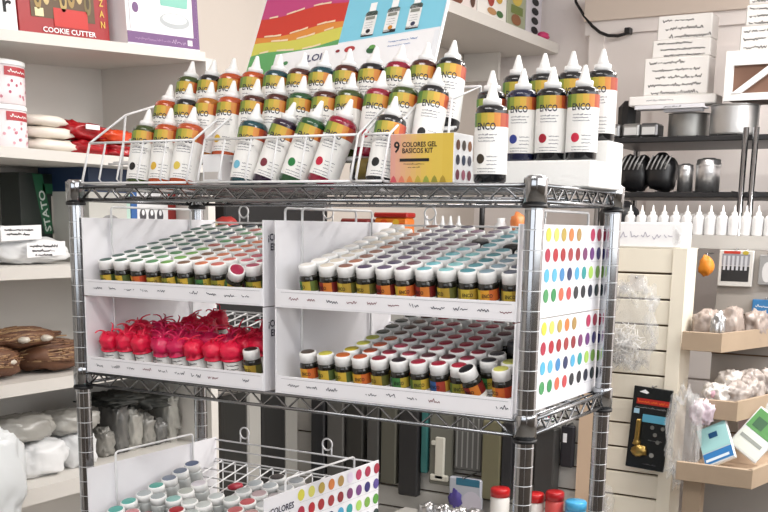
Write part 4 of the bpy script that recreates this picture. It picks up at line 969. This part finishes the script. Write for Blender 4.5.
for i, (x, lb) in enumerate([(.12, 'black striped bag, left on the middle dark shelf'), (.215, 'black striped bag, right on the middle dark shelf')]):
    b = MB(); b.blob((x, 2.52, .465), (.052, .05, .063), colmat('#1c1c1e', .3), i+101, .2, 2.3, 18, .7)
    for k in range(5): b.tube([(x-.038+.016*k, 2.458, .475), (x-.030+.016*k, 2.464, .500), (x-.022+.016*k, 2.475, .522)], .003, colmat('#a5a4a4', .3), 4)
    tag(b.build('striped_bag', None, (x, 2.52, .402)), lb, 'bag')
b = MB(); b.blob((.155, 2.27, .30), (.062, .05, .062), colmat('#17171a', .4), 111, .2, 2.3, 18, .8, flat=.65); tag(b.build('black_bag', None, (.155, 2.27, .258)), 'black bag behind the small white squeeze bottles', 'bag')
b = MB(); b.box((.34, 2.24, .2585), (.47, 2.33, .325), colmat('#8e8c8a', .4), bev=.012); tag(b.build('grey_carton', None, (.4, 2.28, .258)), 'grey carton behind the small white squeeze bottles', 'box')
# stack of hand-lettered white cartons
PAP = mat('white_lettered_card', '#ece9e6', .6, noise_amt=.03)
stack = [(.085, .385, .6900, .722, 'widest white hand lettered carton at the bottom of the stack', 0), (.130, .350, .7225, .846, 'tall white hand lettered carton, second from bottom in the stack', 5), (.150, .348, .8465, .905, 'white hand lettered carton, second from top in the stack', 3), (.160, .345, .9055, .985, 'white hand lettered carton on top of the stack', 3)]
for i, (x0, x1, z0, z1, lb, nl) in enumerate(stack):
    y0 = 2.50+.012*i
    b = MB(); b.box((x0, y0, z0), (x1, y0+.09, z1), PAP, bev=.004); f = facY(y0)
    if nl:
        hh = (z1-z0)/nl
        for k in range(nl): b.scrawl(f, x0+.018+.012*(k % 3), z1-hh*(k+.85), (x1-x0)*R.uniform(.55, .82), hh*.55, INK2, i*9+k, .0026)
    else: b.scrawl(f, x0+.06, z0+.012, .10, .012, GREYINK, 2, .0022)
    tag(b.build('lettered_carton', None, ((x0+x1)/2, y0+.045, z0)), lb, 'box', 'stack of lettered cartons')
b = MB(); b.box((.13, 2.435, .672), (.365, 2.440, .684), colmat('#dcdce2')); b.box((.13, 2.436, .66), (.33, 2.60, .6635), colmat('#dcdce2')) if False else None
b.box((.13, 2.44, .672), (.365, 2.498, .676), colmat('#dcdce2')); b.box((.22, 2.47, .6638), (.35, 2.498, .672), colmat('#dcdce2')); b.scrawl(facY(2.435), .23, .674, .06, .007, INK2, 4, .0015)
tag(b.build('white_flat_box', None, (.25, 2.46, .664)), 'flat white tray lying on the dull round tin under the carton stack', 'box')
o = thing('white_framed_crate', 'white frame crate with a diagonal brace at the right edge of the photo', 'crate', (.55, 2.6, .70))
b = MB(); b.box((.425, 2.47, .695), (.70, 2.66, .815), colmat('#7a5a4a', .7)); b.build('filling', o)
b = MB()
for a, c in (((.4452, .69), (.6798, .712)), ((.4452, .80), (.6798, .845)), ((.42, .69), (.445, .845)), ((.68, .69), (.705, .845))): b.box((a[0], 2.455, a[1]), (c[0], 2.4695, c[1]), PLAST)
b.add([(.445, 2.462, .712), (.475, 2.462, .712), (.60, 2.462, .80), (.565, 2.462, .80), (.445, 2.450, .712), (.475, 2.450, .712), (.60, 2.450, .80), (.565, 2.450, .80)], [(0, 1, 2, 3), (7, 6, 5, 4), (0, 4, 5, 1), (1, 5, 6, 2), (2, 6, 7, 3), (3, 7, 4, 0)], PLAST); b.build('white_frame', o)
for i, (x0, z0, z1, nl, lb) in enumerate([(.455, .8455, .92, 3, 'white hand lettered carton lowest on the framed crate'), (.468, .9205, .985, 3, 'white hand lettered carton in the middle on the framed crate'), (.474, .9855, 1.03, 2, 'white hand lettered carton topmost on the framed crate')]):
    b = MB(); b.box((x0, 2.47, z0), (.69, 2.64, z1), PAP, bev=.004); hh = (z1-z0)/nl
    for k in range(nl): b.scrawl(facY(2.47), x0+.012, z1-hh*(k+.85), .17, hh*.6, INK2, i*7+k+50, .0028)
    tag(b.build('lettered_carton', None, (.58, 2.55, z0)), lb, 'box', 'lettered cartons on the framed crate')
b = MB(); b.lathe([(0, 0), (.06, 0), (.085, .03), (.09, .06), (.085, .06), (.06, .006), (0, .006)], PLAST, (.58, 2.55, 1.0305), 28); tag(b.build('white_bowl', None, (.58, 2.55, 1.03)), 'white bowl on the lettered cartons at the top right corner', 'bowl')

# wooden bins and their back board
bb = thing('bin_stand', 'stand with a white back panel behind the wooden bins', 'stand', (.9, 2.04, FZ))
b = MB(); b.box((.545, 2.045, FZ), (1.35, 2.07, .2175), mat('bin_back', '#a39d97', .6, noise_amt=.06, nscale=6))
for z in (.03, -.09, -.21, -.33): b.box((.545, 2.04, z-.004), (1.35, 2.045, z), DARKW)
b.build('back_panel', bb); b = MB(); b.box((.612, 1.56, FZ), (.66, 1.60, -.378), WOOD); b.box((1.2, 1.56, FZ), (1.25, 1.60, -.378), WOOD); b.box((.60, 2.0, FZ), (1.3, 2.044, FZ+.06), WOOD); b.build('leg_frame', bb)
def bin_(x0, xc, yf, yb, z0, z1, label):
    """open tray: front board parallel to the slatwall, right side board running back at an angle"""
    o = thing('wooden_bin', label, 'bin', (xc, yf, z0))
    xr = xc+.10; th = .012
    b = MB(); b.box((x0, yf, z0), (xc, yf+th, z1), WOOD, bev=.0015); b.build('front_board', o)
    b = MB(); d = Vector((xr-xc, yb-yf, 0)).normalized(); n = Vector((d.y, -d.x, 0))*th
    a = Vector((xc+.0005, yf, 0)); e = Vector((xr, yb, 0))
    q = [a, e, e-n, a-n]; vs = [(p.x, p.y, z) for z in (z0, z1) for p in q]
    b.add(vs, [(0, 3, 2, 1), (4, 5, 6, 7), (0, 1, 5, 4), (1, 2, 6, 5), (2, 3, 7, 6), (3, 0, 4, 7)], WOOD); b.build('side_board', o)
    b = MB(); vs = [(x0, yf+th, z) for z in (z0, z0+.008)]; 
    pts = [(x0, yf+th), (xc-.012, yf+th), (xr-.013, yb), (x0, yb)]
    b.add([(p[0], p[1], z0+.001) for p in pts]+[(p[0], p[1], z0+.008) for p in pts], [(0, 3, 2, 1), (4, 5, 6, 7), (0, 1, 5, 4), (1, 2, 6, 5), (2, 3, 7, 6), (3, 0, 4, 7)], WOODB); b.build('base_board', o)
bin_(.548, .655, 1.68, 2.04, -.052, 0, 'topmost pale wooden bin right of the cream slatwall')
bin_(.618, .728, 1.60, 2.04, -.222, -.170, 'middle pale wooden bin right of the cream slatwall')
bin_(.605, .800, 1.50, 2.04, -.376, -.326, 'lowest pale wooden bin holding blue and green packets')
GREYB = mat('taupe_packets', '#a2948c', .3, noise_amt=.3, nscale=40, bump=.4)
for i, (x, y, z, rr, m, lb) in enumerate([(.590, 1.78, .005, (.036, .05, .046), GREYB, 'taupe wrapped packet in the topmost bin, left'), (.642, 1.82, .010, (.033, .05, .050), GREYB, 'taupe wrapped packet in the topmost bin, middle'), (.632, 1.725, .008, (.018, .018, .042), FOIL, 'shiny silver packet in front in the topmost bin'), (.690, 1.94, .004, (.03, .06, .045), GREYB, 'taupe wrapped packet in the topmost bin, right')]):
    b = MB(); b.blob((x, y, z), rr, m, i+121, .25, 2.4, 48, .75, crumple=.15); tag(b.build('wrapped_packet', None, (x, y, z-rr[2])), lb, 'packet', 'packets in the topmost bin')
CL2 = mat('crinkled_film', '#aaa09a', .2, .0, .35, 30, bump=.5)
pos2 = [(.655, 1.68, -.172), (.70, 1.70, -.168), (.722, 1.775, -.165), (.66, 1.80, -.150), (.71, 1.84, -.148), (.750, 1.90, -.150), (.775, 1.975, -.155)]
for i, p_ in enumerate(pos2):
    b = MB(); b.blob(p_, (.036, .04, .036), CL2 if i % 3 else mat('pale_film', '#d8d2cd', .15, .2, .2, 30, bump=.4), i+131, .3, 2.4, 48, .8, crumple=.18); b.blob((p_[0]-.004, p_[1]-.030, p_[2]+.012), (.010, .010, .012), colmat(['#d8b0c0', '#e6e2dc', '#c9c4d4', '#d4c4a8'][i % 4], .3), i, .3)
    tag(b.build('film_packet', None, (p_[0], p_[1], p_[2]-.036)), 'crinkled clear packet in the middle bin, %s from the left' % ORD[i], 'packet', 'packets in the middle bin')
def card(c, w, h, ry_, rx_, bands, name, label, rzz=0):
    M = Matrix.Translation(c) @ (rz(rzz) @ ry(ry_) @ rx(rx_)).to_4x4(); b = MB(); b.box((-w/2, -.006, -h/2), (w/2, .006, h/2), colmat('#d8dcde', .25), mtx=M, bev=.002)
    f = lambda u, v: M @ Vector((u, -.0068, v)); f2 = lambda u, v: M @ Vector((u, -.0074, v))
    for (u0, v0, u1, v1, c_) in bands: b.rect(f2 if c_[0] == '!' else f, u0, v0, u1, v1, colmat(c_.strip('!'), .3))
    tag(b.build(name, None, c), label, 'packet', 'packets in the lowest bin')
card((.685, 1.585, -.285), .085, .115, -.5, -.55, [(-.040, -.052, .040, -.020, '#2f78b8'), (-.040, -.018, .040, .055, '#9fcfd0'), (-.012, .018, .012, .034, '!#1f4f7a'), (-.036, -.046, .03, -.038, '!#d8e6f0')], 'blue_card_packet', 'pale teal and blue card packet leaning in the lowest bin')
card((.775, 1.66, -.262), .09, .13, .6, -.45, [(-.042, .0, .042, .06, '#4f8a4a'), (-.042, -.06, .042, -.005, '#cfd4cc'), (-.03, .01, .0, .04, '!#2f5a3a'), (-.036, -.03, .03, -.02, '!#8a8f8a')], 'green_card_packet', 'green and white packet behind the blue card packet')
card((.79, 1.77, -.245), .09, .14, .55, -.4, [(-.042, -.065, .042, .06, '#b9bdb8'), (-.03, -.05, -.018, .05, '!#6f7a70'), (0, -.05, .012, .05, '!#8f5a52'), (.024, -.05, .034, .05, '!#e4e6e4')], 'striped_card_packet', 'grey striped packet at the right of the lowest bin')
card((.735, 1.80, -.25), .09, .13, -.2, -.3, [(-.042, -.06, .042, .06, '#c4bcc8')], 'lilac_packet', 'lilac clear packet at the back of the lowest bin')
b = MB(); b.blob((.605, 1.555, -.262), (.040, .022, .110), mat('clear_film', '#f2f2f2'), 151, .25, 2.3, 48, .8, crumple=.4); b.tube([(.60, 1.555, -.165), (.60, 1.60, -.150), (.60, 1.602, -.150)], .002, SILVER); tag(b.build('clear_sleeve', None, (.605, 1.555, -.37)), 'clear plastic sleeve hanging between slatwall and lowest bin', 'bag')
b = MB(); b.blob((.640, 1.58, -.205), (.030, .016, .030), colmat('#cdbcc6', .25), 7, .35, 2.4, 40, .8, crumple=.3); tag(b.build('lilac_wrap', None, (.64, 1.58, -.23)), 'small lilac wrapped packet under the middle bin', 'packet')
# packs on the back panel above the bins
BY = 2.043
def bp(x0, x1, z0, z1, c, name, label, deco=None, cat='packet'):
    b = MB(); b.box((x0, BY-.014, z0), (x1, BY-.001, z1), colmat(c, .35), bev=.002)
    if deco: deco(b, facY(BY-.014))
    b.tube([((x0+x1)/2, BY-.022, z1+.004), ((x0+x1)/2, BY, z1+.004)], .002, SILVER)
    tag(b.build(name, None, ((x0+x1)/2, BY-.01, z0)), label, cat, 'packs on the panel above the bins')
def db(b, f):
    b.rect(f, .558, .125, .638, .170, colmat('#2a2a2c')); b.rect(f, .558, .172, .638, .205, colmat('#8f8f96'))
    for i in range(6): b.rect(facY(BY-.014, .0012), .562+.0125*i, .158, .569+.0125*i, .200, colmat('#c4c6cc'))
    b.rect(facY(BY-.014, .0012), .562, .206, .61, .214, colmat('#c03a2a')); b.disc(facY(BY-.014, .0012), .625, .209, .009, .006, colmat('#b5a23a'))
bp(.548, .648, .110, .216, '#d4d2ce', 'nozzle_set_pack', 'framed black and grey nozzle set pack above the topmost bin', db)
b = MB(); b.blob((.521, BY-.05, .168), (.022, .014, .030), colmat('#e08a2c', .4), 5, .3); b.tube([(.521, BY-.05, .19), (.521, BY-.05, .205), (.521, BY+.03, .205)], .002, SILVER); tag(b.build('orange_toy_pack', None, (.521, BY-.05, .138)), 'orange packet hanging left of the framed nozzle set', 'packet')
bp(.665, .715, .118, .205, '#9a9a9a', 'grey_tool_pack', 'grey tool pack right of the framed nozzle set', lambda b, f: b.disc(f, .69, .155, .015, .03, colmat('#d8d8d8', .2)))
bp(.655, .735, .030, .075, '#3a7ab0', 'blue_label_pack', 'blue label pack above the topmost bin at the right edge', lambda b, f: b.scrawl(f, .665, .05, .05, .012, colmat('#dfe8f0'), 3, .002))
bp(.745, .83, -.07, .02, '#4f86b5', 'blue_label_pack', 'blue label pack below and right of the other blue pack', lambda b, f: b.scrawl(f, .755, -.03, .05, .012, colmat('#dfe8f0'), 5, .002))

# ------------------------------------------------------------------ ceiling lamps, daylight, camera
LAMP = mat('lamp_diffuser', '#fff8ee', .5, emit=4)
for i, (x, y) in enumerate(((.6, -1.0), (.6, 1.2), (2.2, -1.0), (2.2, 1.2), (1.7, 2.2))):  # all out of view; the last is added to brighten the back wall
    o = thing('unseen_ceiling_light', 'unseen fluorescent ceiling light panel', 'ceiling light', (x, y, 1.46), 'ceiling lights')
    b = MB(); b.box((x-.62, y-.16, 1.455), (x+.62, y+.16, 1.4995), WALLW, bev=.004); b.build('housing', o)
    b = MB(); b.box((x-.59, y-.13, 1.452), (x+.59, y+.13, 1.4549), LAMP); b.build('diffuser', o)
def area(name, loc, rot, sx, sy, pw, col=(1, 1, 1)):
    l = bpy.data.lights.new(name, 'AREA'); l.shape = 'RECTANGLE'; l.size = sx; l.size_y = sy; l.energy = pw; l.color = col
    o = bpy.data.objects.new(name, l); C.objects.link(o); o.location = Vector(loc)+Vector((0, 0, Z0)); o.rotation_euler = rot; return o
area('daylight_side_window', (2.98, -.5, .75), (0, math.radians(90), 0), 1.15, 4.1, 42, (1, .99, .98))
area('daylight_shop_front', (1.15, -3.46, .55), (math.radians(90), 0, 0), 2.8, 1.2, 13, (.97, .98, 1))
for x, y in ((.6, -1.0), (.6, 1.2), (2.2, -1.0), (2.2, 1.2), (1.7, 2.2)): area('lamp_glow', (x, y, 1.449), (0, 0, 0), 1.15, .25, 10 if y < 0 else (14 if x < 1 else 36), (1, .98, .95))  # the last belongs to the lamp added for the back wall
wd = bpy.data.worlds.new('sky'); sc.world = wd; wd.use_nodes = True
bg = wd.node_tree.nodes['Background']; bg.inputs[0].default_value = (.85, .92, 1, 1); bg.inputs[1].default_value = 1.0

F_, YAW, PIT, ROL = 1074.6552, -.529, -.2036, .0165
fw = Vector((math.sin(YAW)*math.cos(PIT), math.cos(YAW)*math.cos(PIT), math.sin(PIT)))
rt = Vector((math.cos(YAW), -math.sin(YAW), 0)); up = rt.cross(fw)
r2 = rt*math.cos(ROL)+up*math.sin(ROL); u2 = -rt*math.sin(ROL)+up*math.cos(ROL)
cam = bpy.data.cameras.new('camera'); co = bpy.data.objects.new('camera', cam); C.objects.link(co)
M = Matrix((r2, u2, -fw)).transposed().to_4x4(); M.translation = Vector((1.3384, -1.2861, .2692+Z0)); co.matrix_world = M
cam.sensor_width = 36; cam.lens = F_/768*36; cam.shift_y = (448.09-256)/768; cam.clip_start = .05
sc.camera = co
vs = sc.view_settings; vs.view_transform = 'Standard'; vs.look = 'None'; vs.gamma = 1; vs.use_curve_mapping = False; vs.exposure = .02
sc.display_settings.display_device = 'sRGB'
